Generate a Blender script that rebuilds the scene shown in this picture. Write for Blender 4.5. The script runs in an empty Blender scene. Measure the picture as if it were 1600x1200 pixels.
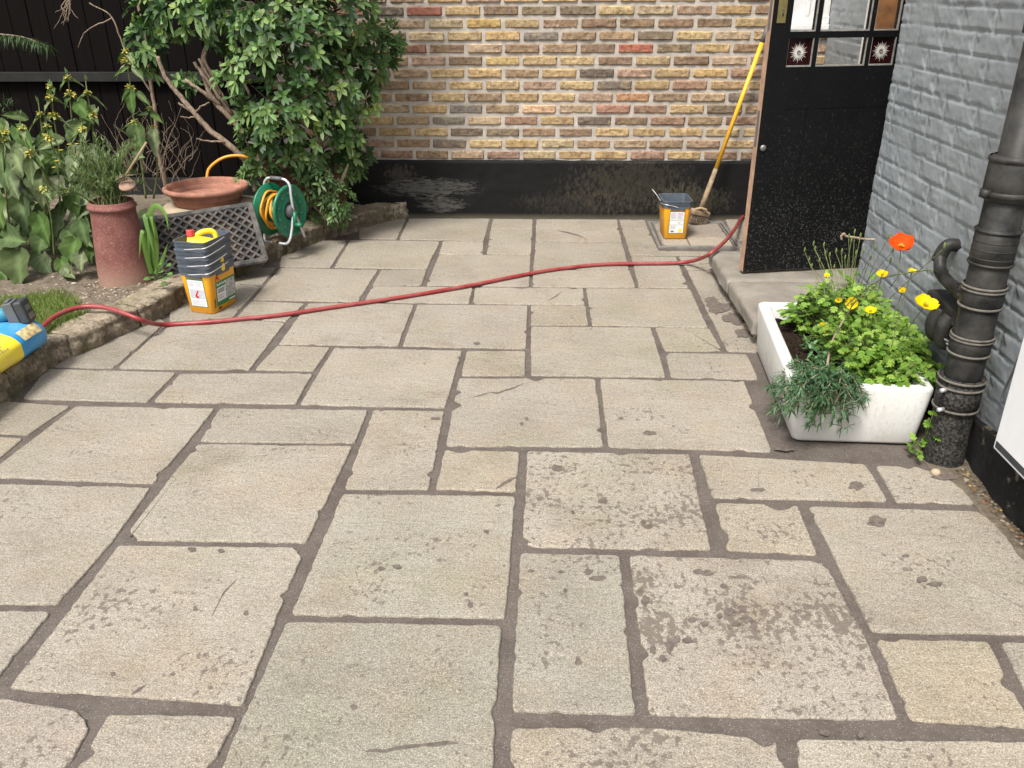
import bpy, math, random
import numpy as np
from math import sin, cos, pi, radians as rad
from mathutils import Vector as V, Matrix, noise as NZ
random.seed(7)
S = bpy.context.scene
C = S.collection
# ------------------------------------------------------------------ camera
H = 1.42; F = 1318.0
def _rot(p, y, r):
    cp, sp, cy, sy, cr, sr = cos(p), sin(p), cos(y), sin(y), cos(r), sin(r)
    fwd = np.array([sy*cp, cy*cp, -sp]); right = np.array([cy, -sy, 0]); down = -np.cross(right, fwd)
    return np.array([[cr, sr, 0], [-sr, cr, 0], [0, 0, 1]]) @ np.array([right, down, fwd])
R = _rot(rad(25.26), rad(-2.45), rad(.29))
cd = bpy.data.cameras.new('camera'); cam = bpy.data.objects.new('camera', cd); C.objects.link(cam)
cd.sensor_width = 36; cd.lens = 36*F/1600; cd.clip_end = 500; cd.clip_start = .02
m = Matrix.Identity(4)
for i in range(3):
    m[i][0] = R[0][i]; m[i][1] = -R[1][i]; m[i][2] = -R[2][i]
m[2][3] = H
cam.matrix_world = m
S.camera = cam
# ------------------------------------------------------------------ sky, sun, exposure
SUN_EL, SUN_AZ = 58, 205          # azimuth of the sun, degrees clockwise from +Y (into the wall)
w = bpy.data.worlds.new('World'); S.world = w; w.use_nodes = True
nt = w.node_tree; bg = nt.nodes['Background']
sky = nt.nodes.new('ShaderNodeTexSky'); sky.sky_type = 'NISHITA'; sky.sun_disc = False
sky.sun_elevation = rad(SUN_EL); sky.sun_rotation = rad(SUN_AZ); sky.air_density = 1.0; sky.dust_density = 4.0
hs = nt.nodes.new('ShaderNodeHueSaturation'); hs.inputs['Saturation'].default_value = .28
nt.links.new(sky.outputs[0], hs.inputs['Color']); nt.links.new(hs.outputs[0], bg.inputs[0])
bg.inputs[1].default_value = .15
sd = bpy.data.lights.new('sun', 'SUN'); sd.energy = 2.6; sd.angle = rad(13); sd.color = (1, .96, .89)
sun = bpy.data.objects.new('sun', sd); C.objects.link(sun)
sv = V((sin(rad(SUN_AZ))*cos(rad(SUN_EL)), cos(rad(SUN_AZ))*cos(rad(SUN_EL)), sin(rad(SUN_EL))))
sun.rotation_euler = sv.to_track_quat('Z', 'Y').to_euler()
sun.location = (0, 0, 6)
S.view_settings.view_transform = 'Standard'; S.view_settings.look = 'None'
S.view_settings.exposure = .76; S.view_settings.gamma = 1
S.render.engine = 'CYCLES'
# ------------------------------------------------------------------ measuring helpers (pixels of the 1600x1200 photo -> world)
def ray(px, py): return R.T @ np.array([px-800, py-600, F])
def G(px, py, z=0.):
    d = ray(px, py); t = (z-H)/d[2]; return V((d[0]*t, d[1]*t, z))
def atY(px, py, Y):
    d = ray(px, py); t = Y/d[1]; return V((d[0]*t, Y, d[2]*t+H))
def atX(px, py, X):
    d = ray(px, py); t = X/d[0]; return V((X, d[1]*t, d[2]*t+H))
rnd = random.random
def U(a, b): return a+(b-a)*rnd()
# ------------------------------------------------------------------ mesh builder
class MB:
    def __init__(s): s.v = []; s.f = []; s.m = []; s.c = []
    def add(s, vs, fs, mat=0, col=(1, 1, 1)):
        n = len(s.v); s.v.extend([tuple(v) for v in vs]); s.c.extend([tuple(col)]*len(vs))
        s.f.extend([tuple(i+n for i in f) for f in fs]); s.m.extend([mat]*len(fs))
    def box(s, lo, hi, mat=0, col=(1, 1, 1), M=None):
        x0, y0, z0 = lo; x1, y1, z1 = hi
        vs = [V(p) for p in ((x0,y0,z0),(x1,y0,z0),(x1,y1,z0),(x0,y1,z0),(x0,y0,z1),(x1,y0,z1),(x1,y1,z1),(x0,y1,z1))]
        if M: vs = [M @ v for v in vs]
        s.add(vs, [(0,3,2,1),(4,5,6,7),(0,1,5,4),(1,2,6,5),(2,3,7,6),(3,0,4,7)], mat, col)
    def tube(s, pts, r, seg=10, mat=0, col=(1, 1, 1), cap=True):
        pts = [V(p) for p in pts]; n = len(pts)
        rs = r if isinstance(r, (list, tuple)) else [r]*n
        t0 = (pts[1]-pts[0]).normalized()
        u = t0.cross(V((0, 0, 1)));
        if u.length < .01: u = t0.cross(V((1, 0, 0)))
        u.normalize(); vs = []
        for i, p in enumerate(pts):
            t = (pts[min(i+1, n-1)]-pts[max(i-1, 0)]).normalized()
            u = (u - t*u.dot(t));
            if u.length < 1e-6: u = t.orthogonal()
            u.normalize(); w_ = t.cross(u)
            for k in range(seg):
                a = 2*pi*k/seg; vs.append(p+(u*cos(a)+w_*sin(a))*rs[i])
        fs = [(i*seg+k, i*seg+(k+1) % seg, (i+1)*seg+(k+1) % seg, (i+1)*seg+k) for i in range(n-1) for k in range(seg)]
        if cap: fs += [tuple(range(seg))[::-1], tuple((n-1)*seg+k for k in range(seg))]
        s.add(vs, fs, mat, col)
    def lathe(s, prof, seg=48, org=(0, 0, 0), mat=0, col=(1, 1, 1), M=None, wob=0):
        vs = []
        for (r, z) in prof:
            for k in range(seg):
                a = 2*pi*k/seg; p = V((r*cos(a), r*sin(a), z))
                if wob: p = p*(1+wob*NZ.noise(p*6))
                if M: p = M @ p
                vs.append(p+V(org))
        n = len(prof)
        fs = [(i*seg+k, i*seg+(k+1) % seg, (i+1)*seg+(k+1) % seg, (i+1)*seg+k) for i in range(n-1) for k in range(seg)]
        s.add(vs, fs, mat, col)
    def build(s, name, mats, parent=None, local=False, smooth=True, bevel=0, loc=None, auto=None, seg=2):
        me = bpy.data.meshes.new(name)
        vs = s.v
        if loc is not None: vs = [(a-loc[0], b-loc[1], c-loc[2]) for a, b, c in vs]
        elif parent is not None and not local:
            r = parent
            while r.parent: r = r.parent
            o = r.location; vs = [(a-o[0], b-o[1], c-o[2]) for a, b, c in vs]
        me.from_pydata(vs, [], s.f)
        for mm in (mats if isinstance(mats, (list, tuple)) else [mats]): me.materials.append(mm)
        me.polygons.foreach_set('material_index', s.m)
        at = me.color_attributes.new('Col', 'FLOAT_COLOR', 'POINT')
        arr = np.ones((len(s.v), 4), dtype=np.float32)
        for i, c in enumerate(s.c): arr[i, :len(c)] = c
        at.data.foreach_set('color', arr.ravel())
        me.polygons.foreach_set('use_smooth', [smooth]*len(me.polygons))
        me.update()
        o = bpy.data.objects.new(name, me); C.objects.link(o)
        if parent: o.parent = parent
        if loc is not None: o.location = loc
        if bevel:
            b = o.modifiers.new('bevel', 'BEVEL'); b.width = bevel; b.segments = seg; b.limit_method = 'ANGLE'; b.angle_limit = rad(40)
        if auto:
            me.set_sharp_from_angle(angle=rad(auto))
        return o
def tag(o, label=None, cat=None, group=None, kind=None):
    if label: o['label'] = label
    if cat: o['category'] = cat
    if group: o['group'] = group
    if kind: o['kind'] = kind
    return o
def thing(name, label, cat, loc=(0, 0, 0), rz=0, group=None):
    o = bpy.data.objects.new(name, None); C.objects.link(o); o.empty_display_size = .1
    o.location = loc; o.rotation_euler = (0, 0, rz)
    return tag(o, label, cat, group)
def spline(pts, n=8):
    pts = [V(p) for p in pts]; out = []
    P = [pts[0]*2-pts[1]]+pts+[pts[-1]*2-pts[-2]]
    for i in range(1, len(P)-2):
        for k in range(n):
            t = k/n; a, b, c, d = P[i-1], P[i], P[i+1], P[i+2]
            out.append(.5*((2*b)+(c-a)*t+(2*a-5*b+4*c-d)*t*t+(3*b-a-3*c+d)*t**3))
    out.append(pts[-1]); return out
# ------------------------------------------------------------------ materials
class N:
    def __init__(s, name, rough=.7, spec=.3):
        s.m = bpy.data.materials.new(name); s.m.use_nodes = True; s.nt = s.m.node_tree
        s.b = s.nt.nodes['Principled BSDF']; s.b.inputs['Roughness'].default_value = rough
        s.b.inputs['Specular IOR Level'].default_value = spec
        s.tc = s.nt.nodes.new('ShaderNodeTexCoord').outputs['Object']; s.h = None
    def n(s, t): return s.nt.nodes.new(t)
    def L(s, a, b): s.nt.links.new(a, b)
    def inp(s, sock, v):
        if isinstance(v, bpy.types.NodeSocket): s.L(v, sock)
        elif isinstance(v, (int, float)): sock.default_value = v
        else: sock.default_value = (*v, 1) if len(v) == 3 and sock.type == 'RGBA' else v
    def map(s, scale=(1, 1, 1), rot=(0, 0, 0), loc=(0, 0, 0)):
        k = s.n('ShaderNodeMapping'); s.L(s.tc, k.inputs[0]); k.inputs['Scale'].default_value = scale
        k.inputs['Rotation'].default_value = rot; k.inputs['Location'].default_value = loc; return k.outputs[0]
    def noise(s, scale, detail=4, rough=.55, co=None, dist=0):
        k = s.n('ShaderNodeTexNoise'); k.inputs['Scale'].default_value = scale; k.inputs['Detail'].default_value = detail
        k.inputs['Roughness'].default_value = rough; k.inputs['Distortion'].default_value = dist
        s.L(co or s.tc, k.inputs['Vector']); return k.outputs['Fac']
    def vor(s, scale, co=None, out='Distance', rnd_=1):
        k = s.n('ShaderNodeTexVoronoi'); k.inputs['Scale'].default_value = scale; k.inputs['Randomness'].default_value = rnd_
        s.L(co or s.tc, k.inputs['Vector']); return k.outputs[out]
    def ramp(s, fac, stops):
        k = s.n('ShaderNodeValToRGB'); s.L(fac, k.inputs[0]); e = k.color_ramp.elements
        while len(e) < len(stops): e.new(.5)
        for i, (p, c) in enumerate(stops):
            e[i].position = p; e[i].color = (c, c, c, 1) if isinstance(c, (int, float)) else (*c, 1)
        return k.outputs[0]
    def mix(s, fac, a, b, mode='MIX'):
        k = s.n('ShaderNodeMix'); k.data_type = 'RGBA'; k.blend_type = mode
        s.inp(k.inputs[0], fac); s.inp(k.inputs[6], a); s.inp(k.inputs[7], b); return k.outputs[2]
    def math(s, op, a, b=0., c=None):
        k = s.n('ShaderNodeMath'); k.operation = op; s.inp(k.inputs[0], a); s.inp(k.inputs[1], b)
        if c is not None: s.inp(k.inputs[2], c)
        return k.outputs[0]
    def attr(s, name='Col', out='Color'):
        k = s.n('ShaderNodeAttribute'); k.attribute_name = name; return k.outputs[out]
    def sep(s, co=None):
        k = s.n('ShaderNodeSeparateXYZ'); s.L(co or s.tc, k.inputs[0]); return k.outputs
    def col(s, v): s.inp(s.b.inputs['Base Color'], v); return s
    def bump(s, h, strength=.3, dist=.01):
        k = s.n('ShaderNodeBump'); k.inputs['Strength'].default_value = strength; k.inputs['Distance'].default_value = dist
        s.L(h, k.inputs['Height'])
        if s.h: s.L(s.h, k.inputs['Normal'])
        s.h = k.outputs[0]; s.L(s.h, s.b.inputs['Normal']); return s
def plain(name, col, rough=.5, spec=.4, var=.12, scale=30, metal=0, bump=0, dirt=None, dirtamt=.3):
    k = N(name, rough, spec)
    n1 = k.noise(scale, 5)
    c = k.mix(k.ramp(n1, [(.3, 0), (.7, 1)]), tuple(x*(1-var) for x in col), tuple(min(1, x*(1+var)) for x in col))
    if dirt:
        n2 = k.noise(scale*.35, 8, .7)
        c = k.mix(k.math('MULTIPLY', k.ramp(n2, [(.42, 0), (.62, 1)]), dirtamt), c, dirt)
    k.col(c); k.b.inputs['Metallic'].default_value = metal
    if bump: k.bump(k.noise(scale*6, 4), bump, .004)
    return k.m
# slabs: sandy grey stone, Col = own tint, alpha = how much mortar is smeared on it
k = N('paving_stone', .82, .25)
col = k.attr(); al = k.attr(out='Alpha')
fine = k.noise(260, 3, .7); med = k.noise(60, 5, .6); big = k.noise(3.2, 5, .6)
c = k.mix(k.ramp(fine, [(.36, 0), (.5, .5), (.64, 1)]), k.mix(1, col, (.60, .58, .56), 'MULTIPLY'), k.mix(1, col, (1.38, 1.38, 1.38), 'MULTIPLY'))
gr2 = k.noise(115, 4, .75); c = k.mix(k.ramp(gr2, [(.34, .75), (.5, 0)]), c, k.mix(1, c, (.62, .60, .58), 'MULTIPLY'))
c = k.mix(k.ramp(gr2, [(.55, 0), (.68, .6)]), c, k.mix(1, c, (1.25, 1.25, 1.24), 'MULTIPLY'))
c = k.mix(k.ramp(med, [(.36, .45), (.50, 0)]), c, k.mix(1, c, (.74, .72, .69), 'MULTIPLY')); c = k.mix(k.ramp(med, [(.54, 0), (.68, .35)]), c, k.mix(1, c, (1.22, 1.22, 1.22), 'MULTIPLY'))
c = k.mix(k.ramp(big, [(.35, .75), (.6, 0)]), c, k.mix(1, c, (.84, .82, .80), 'MULTIPLY'))
big2 = k.noise(5.5, 4, .6, co=k.map(loc=(7, 3, 1)))
c = k.mix(k.ramp(big2, [(.48, 0), (.70, .5)]), c, k.mix(1, c, (1.05, .95, .85), 'MULTIPLY'))
grit = k.vor(170); c = k.mix(k.ramp(grit, [(.10, .75), (.2, 0)]), c, (.62, .60, .56))
gd = k.vor(120, co=k.map(loc=(3, 1, 2))); c = k.mix(k.ramp(gd, [(.06, .6), (.14, 0)]), c, (.10, .085, .07))
# mortar dabs left on the faces
sm = k.noise(55, 4, .6, co=k.map(scale=(1, .8, 1), loc=(2, 5, 0))); zone = k.noise(4.5, 2, .5, co=k.map(loc=(9, 2, 4)))
thr = k.math('ADD', k.math('MULTIPLY', zone, .60), k.math('MULTIPLY', al, .165))
dab = k.ramp(k.math('SUBTRACT', k.math('ADD', sm, thr), 1.0), [(.0, 0), (.05, 1)])
c = k.mix(k.math('MULTIPLY', dab, .78), c, (.115, .093, .078))
sc = k.noise(17, 5, .7, co=k.map(scale=(1, 2.4, 1), rot=(0, 0, .9), loc=(6, 6, 6)), dist=1.5); c = k.mix(k.ramp(sc, [(.24, .7), (.31, 0)]), c, (.15, .125, .10))
bl = k.noise(2.3, 7, .72, co=k.map(loc=(3, 9, 6))); c = k.mix(k.ramp(bl, [(.54, 0), (.68, .55)]), c, k.mix(1, c, (.66, .62, .57), 'MULTIPLY'))
grn = k.noise(3.1, 6, .7, co=k.map(loc=(13, 9, 6))); c = k.mix(k.ramp(grn, [(.54, 0), (.68, .5)]), c, k.mix(1, c, (.86, .92, .82), 'MULTIPLY'))
pit = k.vor(26, co=k.map(loc=(8, 2, 1))); c = k.mix(k.ramp(pit, [(.05, .8), (.09, 0)]), c, (.12, .10, .08))
pale = k.ramp(k.noise(7, 6, .7, co=k.map(loc=(1, 8, 3))), [(.70, 0), (.78, .5)])
c = k.mix(pale, c, (.58, .57, .54))
k.col(c)
riven = k.noise(9, 6, .65, co=k.map(scale=(1, 2.0, 1), rot=(0, 0, .5)), dist=.6)
rip = k.noise(22, 4, .6, co=k.map(scale=(1, 3.2, 1), rot=(0, 0, -.6)), dist=.8)
k.bump(riven, .55, .014); k.bump(k.math('MULTIPLY', rip, k.ramp(zone, [(.50, 0), (.62, 1)])), .35, .008); k.bump(k.noise(38, 5, .65), .3, .004); k.bump(med, .4, .003); k.bump(fine, .4, .0025)
M_slab = k.m
k = N('joint_mortar', .9, .15)
n1 = k.noise(25, 6, .65); n2 = k.noise(350, 3, .7)
c = k.mix(n1, (.078, .064, .056), (.128, .108, .095)); c = k.mix(k.ramp(n2, [(.4, 0), (.7, .35)]), c, (.18, .155, .135))
st_ = k.vor(150, co=k.map(loc=(2, 2, 5))); c = k.mix(k.ramp(st_, [(.16, .8), (.26, 0)]), c, (.24, .21, .18)); st2_ = k.vor(95); c = k.mix(k.ramp(st2_, [(.10, .8), (.18, 0)]), c, (.04, .035, .03))
bg2 = k.noise(6, 5, .7); c = k.mix(k.ramp(bg2, [(.45, 0), (.65, .6)]), c, k.mix(1, c, (.6, .57, .54), 'MULTIPLY'))
k.col(c); k.bump(n1, .7, .009); k.bump(k.noise(90, 4, .7), .6, .004); k.bump(n2, .5, .002); M_mortar = k.m
M_smear = plain('mortar_smear', (.125, .103, .088), .9, .15, .3, 60, bump=.4)
# yellow brick
k = N('stock_brick', .88, .2)
col = k.attr(); n1 = k.noise(22, 6, .65, co=k.map(scale=(1, 1, 2.2))); n2 = k.noise(150, 4, .7); n3 = k.noise(48, 3, .6)
c = k.mix(k.ramp(n1, [(.33, 0), (.66, 1)]), k.mix(1, col, (.66, .62, .56), 'MULTIPLY'), k.mix(1, col, (1.5, 1.47, 1.4), 'MULTIPLY'))
c = k.mix(.22, c, (.42, .32, .225)); c = k.mix(k.ramp(n3, [(.52, 0), (.66, .8)]), c, k.mix(1, c, (.45, .41, .38), 'MULTIPLY'))
c = k.mix(k.ramp(n2, [(.62, 0), (.72, .5)]), c, (.50, .44, .34))
c = k.mix(k.ramp(n2, [(.30, .7), (.38, 0)]), c, (.05, .04, .035))
c = k.mix(k.ramp(k.noise(13, 7, .75, co=k.map(loc=(4, 4, 2))), [(.58, 0), (.70, .6)]), c, (.45, .40, .34))
c = k.mix(k.ramp(k.noise(9, 5, .7, co=k.map(loc=(14, 4, 2))), [(.54, 0), (.66, .65)]), c, k.mix(1, c, (.55, .50, .50), 'MULTIPLY'))
n5 = k.noise(17, 5, .65, co=k.map(loc=(21, 4, 2), scale=(1, 1, 1.6)), dist=.8); c = k.mix(k.ramp(n5, [(.56, 0), (.66, .6)]), c, (.34, .24, .115)); c = k.mix(k.ramp(n5, [(.34, .6), (.43, 0)]), c, (.15, .09, .065))
k.col(c); k.bump(n1, .5, .008); k.bump(n3, .8, .006); k.bump(n2, .5, .002); M_brick = k.m
k = N('lime_mortar', .93, .1)
n1 = k.noise(14, 6, .7); n2 = k.noise(200, 3, .7)
c = k.mix(k.ramp(n1, [(.3, 0), (.7, 1)]), (.32, .285, .25), (.50, .46, .41)); c = k.mix(k.ramp(n2, [(.35, .4), (.5, 0)]), c, (.20, .17, .14))
k.col(c); k.bump(n1, .5, .006); k.bump(n2, .5, .002); M_lime = k.m
# black painted plinth with dusty worn patches
def plinth_mat(name, patches):
    k = N(name, .7, .15)
    n1 = k.noise(5, 7, .7); n2 = k.noise(120, 5, .75); sp = k.noise(60, 6, .75, co=k.map(scale=(1, 1, .5)))
    c = k.mix(n1, (.004, .004, .0045), (.014, .0135, .013))
    s = k.sep()
    for (cx, cz, rx, rz, amt, colr, mode) in patches:
        dx = k.math('DIVIDE', k.math('SUBTRACT', s[0], cx), rx); dz = k.math('DIVIDE', k.math('SUBTRACT', s[2], cz), rz)
        d = k.math('ADD', k.math('MULTIPLY', dx, dx), k.math('MULTIPLY', dz, dz))
        a = k.math('MAXIMUM', k.math('SUBTRACT', 1., d), 0.)
        if mode == 's':
            t = k.noise(26, 7, .75, co=k.map(scale=(.6, 1, 3.2), rot=(0, -.3, 0)), dist=1.0)
        else: t = sp
        g = k.ramp(k.math('ADD', k.math('MULTIPLY', a, .22), t), [(.58, 0), (.72, amt)])
        c = k.mix(k.math('MULTIPLY', g, k.ramp(a, [(.0, 0), (.25, 1)])), c, colr)
    c = k.mix(k.ramp(n2, [(.68, 0), (.76, .25)]), c, (.20, .19, .16))
    c = k.mix(k.ramp(s[2], [(.0, .5), (.03, 0)]), c, (.16, .14, .10))
    k.col(c); k.bump(n1, .4, .01); k.bump(n2, .4, .003); return k.m
M_plinth = plinth_mat('black_painted_render', [
    (.55, .22,   .55, .24, .30, (.085, .075, .048), 'p'), (.95, .12, .35, .14, .35, (.11, .095, .065), 'p'), (.2, .1, .5, .12, .2, (.09, .075, .055), 'p'),
    (-.80, .20, .42, .085, .35, (.22, .215, .20), 's'), (-.72, .09, .22, .07, .4, (.20, .19, .17), 's'), (-.98, .30, .16, .07, .3, (.14, .12, .10), 'p')])
k = N('black_rough_render', .85, .12); n1 = k.noise(9, 7, .75); n2 = k.noise(60, 5, .75); c = k.mix(n2, (.006, .006, .0065), (.030, .029, .027)); c = k.mix(k.ramp(n1, [(.60, 0), (.68, .8)]), c, (.20, .165, .115)); k.col(c); k.bump(n1, .8, .02); k.bump(n2, .8, .006); M_plinth2 = k.m
k = N('grey_wall_paint', .5, .45)
n1 = k.noise(6, 6, .65); n2 = k.noise(90, 5, .7)
c = k.mix(k.ramp(n1, [(.3, 0), (.7, 1)]), (.205, .224, .237), (.270, .291, .303)); c = k.mix(k.ramp(n2, [(.68, 0), (.76, .5)]), c, (.42, .43, .43))
s_ = k.sep(); c = k.mix(k.ramp(k.math('ADD', s_[2], k.math('MULTIPLY', n1, .25)), [(.20, .6), (.36, 0)]), c, (.11, .112, .11))
k.col(c); k.bump(n1, .3, .008); k.bump(n2, .25, .0025); M_grey = k.m
# leaves
def leafmat(name, rough=.45, spec=.4, trans=.22, bump=0):
    k = N(name, rough, spec); col = k.attr(); n1 = k.noise(90, 3)
    c = k.mix(n1, k.mix(1, col, (.8, .8, .8), 'MULTIPLY'), k.mix(1, col, (1.2, 1.2, 1.2), 'MULTIPLY')); k.col(c)
    if bump: k.bump(k.noise(220, 4, .7), bump, .003)
    t = k.n('ShaderNodeBsdfTranslucent'); k.L(k.mix(1, c, (1.1, 1.35, .5), 'MULTIPLY'), t.inputs[0])
    mx = k.n('ShaderNodeMixShader'); mx.inputs[0].default_value = trans
    k.L(k.b.outputs[0], mx.inputs[1]); k.L(t.outputs[0], mx.inputs[2]); k.L(mx.outputs[0], k.nt.nodes['Material Output'].inputs[0]); return k.m
M_leaf = leafmat('glossy_leaf', .45, .3, .22); M_felt = leafmat('felted_leaf', .8, .15, .18, .5); M_soft = leafmat('soft_leaf', .55, .3, .28)
M_petal = leafmat('petal', .6, .2, .35)
def barkmat(name, a, b):
    k = N(name, .9, .1); n1 = k.noise(60, 6, .7, co=k.map(scale=(1, 1, .4))); k.col(k.mix(k.ramp(n1, [(.35, 0), (.65, 1)]), a, b)); k.bump(n1, .6, .006); return k.m
M_bark = barkmat('bark', (.13, .09, .065), (.32, .25, .19)); M_twig = barkmat('dry_stem', (.20, .15, .10), (.38, .30, .22)); M_stemg = barkmat('green_stem', (.09, .12, .045), (.20, .22, .09))
# stone
k = N('kerb_stone', .92, .1)
n1 = k.noise(11, 7, .7); n2 = k.noise(70, 5, .7); n3 = k.noise(5, 4, .6, co=k.map(loc=(5, 5, 5)))
c = k.mix(k.ramp(n1, [(.3, 0), (.6, 1)]), (.15, .12, .08), (.36, .30, .225)); c = k.mix(k.ramp(n2, [(.3, .8), (.52, 0)]), c, (.05, .042, .03))
geo = k.n('ShaderNodeNewGeometry'); up_ = k.sep(geo.outputs['Normal'])[2]; face_tone = k.math('ADD', k.math('MULTIPLY', up_, .25), n1); c = k.mix(k.ramp(face_tone, [(.52, .55), (.66, 0)]), c, (.075, .062, .042))  # steep faces mixed darker brown, upward faces stay paler
c = k.mix(k.ramp(n3, [(.52, 0), (.66, .4)]), c, (.11, .12, .04)); k.col(c); k.bump(n1, .7, .02); k.bump(n2, .6, .006); M_kerb = k.m
k = N('step_stone', .88, .2)
n1 = k.noise(7, 6, .65); n2 = k.noise(130, 4, .7); c = k.mix(k.ramp(n1, [(.3, 0), (.7, 1)]), (.16, .142, .118), (.27, .245, .21)); c = k.mix(k.ramp(n2, [(.3, .5), (.45, 0)]), c, (.10, .085, .07))
k.col(c); k.bump(n1, .4, .01); k.bump(n2, .4, .003); M_step = k.m
k = N('soil', .97, .05)
n1 = k.noise(26, 7, .75); n2 = k.noise(140, 5, .75); c = k.mix(k.ramp(n1, [(.3, 0), (.7, 1)]), (.12, .095, .068), (.31, .26, .20)); c = k.mix(k.ramp(n2, [(.6, 0), (.7, .6)]), c, (.40, .35, .28))
k.col(c); k.bump(n1, .9, .03); k.bump(n2, .8, .008); M_soil = k.m
k = N('dark_soil', .97, .05)
n1 = k.noise(90, 7, .75); c = k.mix(k.ramp(n1, [(.35, 0), (.7, 1)]), (.012, .008, .006), (.075, .05, .038)); k.col(c); k.bump(n1, 1, .02); M_dsoil = k.m
k = N('lawn_soil', .95, .05)
n1 = k.noise(30, 6, .7); k.col(k.mix(n1, (.07, .075, .03), (.16, .17, .07))); k.bump(n1, .8, .02); M_lawn = k.m
k = N('terracotta', .85, .2)
n1 = k.noise(9, 6, .65); n2 = k.noise(110, 4, .75); c = k.mix(k.ramp(n1, [(.3, 0), (.7, 1)]), (.135, .048, .042), (.225, .095, .080)); c = k.mix(k.ramp(n2, [(.55, 0), (.66, .6)]), c, (.36, .25, .20)); c = k.mix(k.ramp(n2, [(.32, .5), (.42, 0)]), c, (.08, .03, .025))
s_ = k.sep(); c = k.mix(k.ramp(k.math('ADD', s_[2], k.math('MULTIPLY', n1, .15)), [(.07, .6), (.20, 0)]), c, (.34, .25, .18))
k.col(c); k.bump(n2, .4, .003); M_terr = k.m
M_terr2 = plain('terracotta_bowl_clay', (.33, .155, .11), .85, .2, .28, 25, bump=.4, dirt=(.18, .10, .07), dirtamt=.35)
M_cream = plain('cream_stone', (.38, .31, .22), .9, .2, .15, 12, bump=.5, dirt=(.2, .15, .1))
M_rubber = plain('grey_rubber', (.055, .055, .056), .85, .12, .35, 30, bump=.3, dirt=(.20, .18, .15), dirtamt=.5)
M_void = plain('void_shade', (.022, .018, .014), .95, .05, .4, 30, bump=.5, dirt=(.10, .06, .04), dirtamt=.6)  # shade of the void behind the mat, painted brown-black and mottled
M_black_pl = plain('black_pipe_plastic', (.009, .009, .0095), .5, .25, .3, 15, bump=.1, dirt=(.085, .08, .07), dirtamt=.5)
k = N('black_rough_pipe', .8, .25)
n1 = k.noise(110, 5, .75); n2 = k.noise(14, 5, .6); c = k.mix(k.ramp(n1, [(.45, 0), (.7, 1)]), (.010, .010, .010), (.115, .105, .088)); k.col(c); k.bump(n1, .7, .005); M_rough_pl = k.m
M_dust = plain('dusty_rim', (.115, .105, .09), .85, .2, .3, 60)
M_bk_yel = plain('yellow_bucket_plastic', (.80, .36, .012), .38, .45, .05, 9, dirt=(.42, .24, .06), dirtamt=.22)
M_bk_grey = plain('grey_bucket_plastic', (.075, .092, .115), .5, .4, .12, 18, dirt=(.20, .19, .18), dirtamt=.3)
M_wire = plain('galvanised_wire', (.60, .60, .60), .4, .5, .1, 40, metal=.6)
M_white_lb = plain('white_label', (.74, .74, .75), .5, .4, .03, 20); M_green_lb = plain('green_label', (.02, .19, .055), .45, .4, .05, 20)
M_ink = plain('grey_print', (.26, .27, .28), .6, .3, .05, 20); M_inkp = plain('pale_print', (.47, .48, .52), .6, .3, .25, 200); M_red_lb = plain('red_print', (.52, .02, .015), .5, .4, .05, 20)
M_dark_ink = plain('dark_print', (.03, .04, .03), .6, .3, .05, 20); M_photo = plain('photo_print', (.38, .38, .36), .5, .4, .6, 120)
M_jug = plain('yellow_jug_plastic', (.85, .62, .02), .35, .5, .05, 12, dirt=(.6, .45, .12), dirtamt=.3); M_cap = plain('red_cap_plastic', (.50, .05, .05), .4, .4, .05, 20)
M_hose = plain('red_hose_rubber', (.24, .022, .026), .42, .45, .12, 25, dirt=(.36, .20, .17), dirtamt=.3)
M_yhose = plain('orange_hose_rubber', (.72, .30, .02), .4, .45, .12, 25, dirt=(.4, .2, .05)); M_rgreen = plain('green_reel_plastic', (.004, .15, .075), .38, .5, .12, 15, dirt=(.10, .16, .12), dirtamt=.25)
M_steel = plain('grey_painted_tube', (.52, .54, .55), .38, .5, .1, 30, metal=.3); M_dgrey = plain('dark_grey_plastic', (.10, .105, .11), .5, .4, .1, 30); M_orange = plain('orange_connector', (.75, .16, .01), .4, .4, .05, 30)
k = N('black_door_paint', .5, .12)
n1 = k.noise(70, 4, .75); v1 = k.vor(85); v2 = k.vor(34, co=k.map(loc=(4, 4, 4))); big = k.noise(4, 4, .6)
s_ = k.sep(); low = k.ramp(s_[2], [(.12, 1), (1.05, .0)])
c = k.mix(big, (.004, .0042, .0046), (.009, .0095, .010))
th = k.math('MULTIPLY', k.math('MULTIPLY', low, big), .42)
c = k.mix(k.math('MULTIPLY', k.math('LESS_THAN', v1, th), .85), c, (.105, .10, .088))
c = k.mix(k.math('MULTIPLY', k.math('LESS_THAN', v2, k.math('MULTIPLY', low, .11)), .8), c, (.13, .125, .105))
c = k.mix(k.ramp(k.math('ADD', n1, k.math('MULTIPLY', low, .08)), [(.62, 0), (.74, .45)]), c, (.11, .105, .09))
k.col(c); k.bump(n1, .15, .003); M_door = k.m
M_rawwood = plain('bare_door_edge', (.40, .25, .17), .8, .2, .2, 18, bump=.3, dirt=(.12, .09, .07), dirtamt=.4)
M_brass = plain('dull_brass', (.30, .25, .10), .45, .5, .2, 30, metal=.7); M_nickel = plain('dull_nickel', (.22, .22, .20), .45, .5, .15, 30, metal=.6)
M_glaze = plain('pale_beading', (.24, .23, .21), .6, .3, .3, 40); M_whitep = plain('white_paint', (.72, .72, .70), .5, .4, .05, 14, dirt=(.4, .38, .34), dirtamt=.25)
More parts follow.
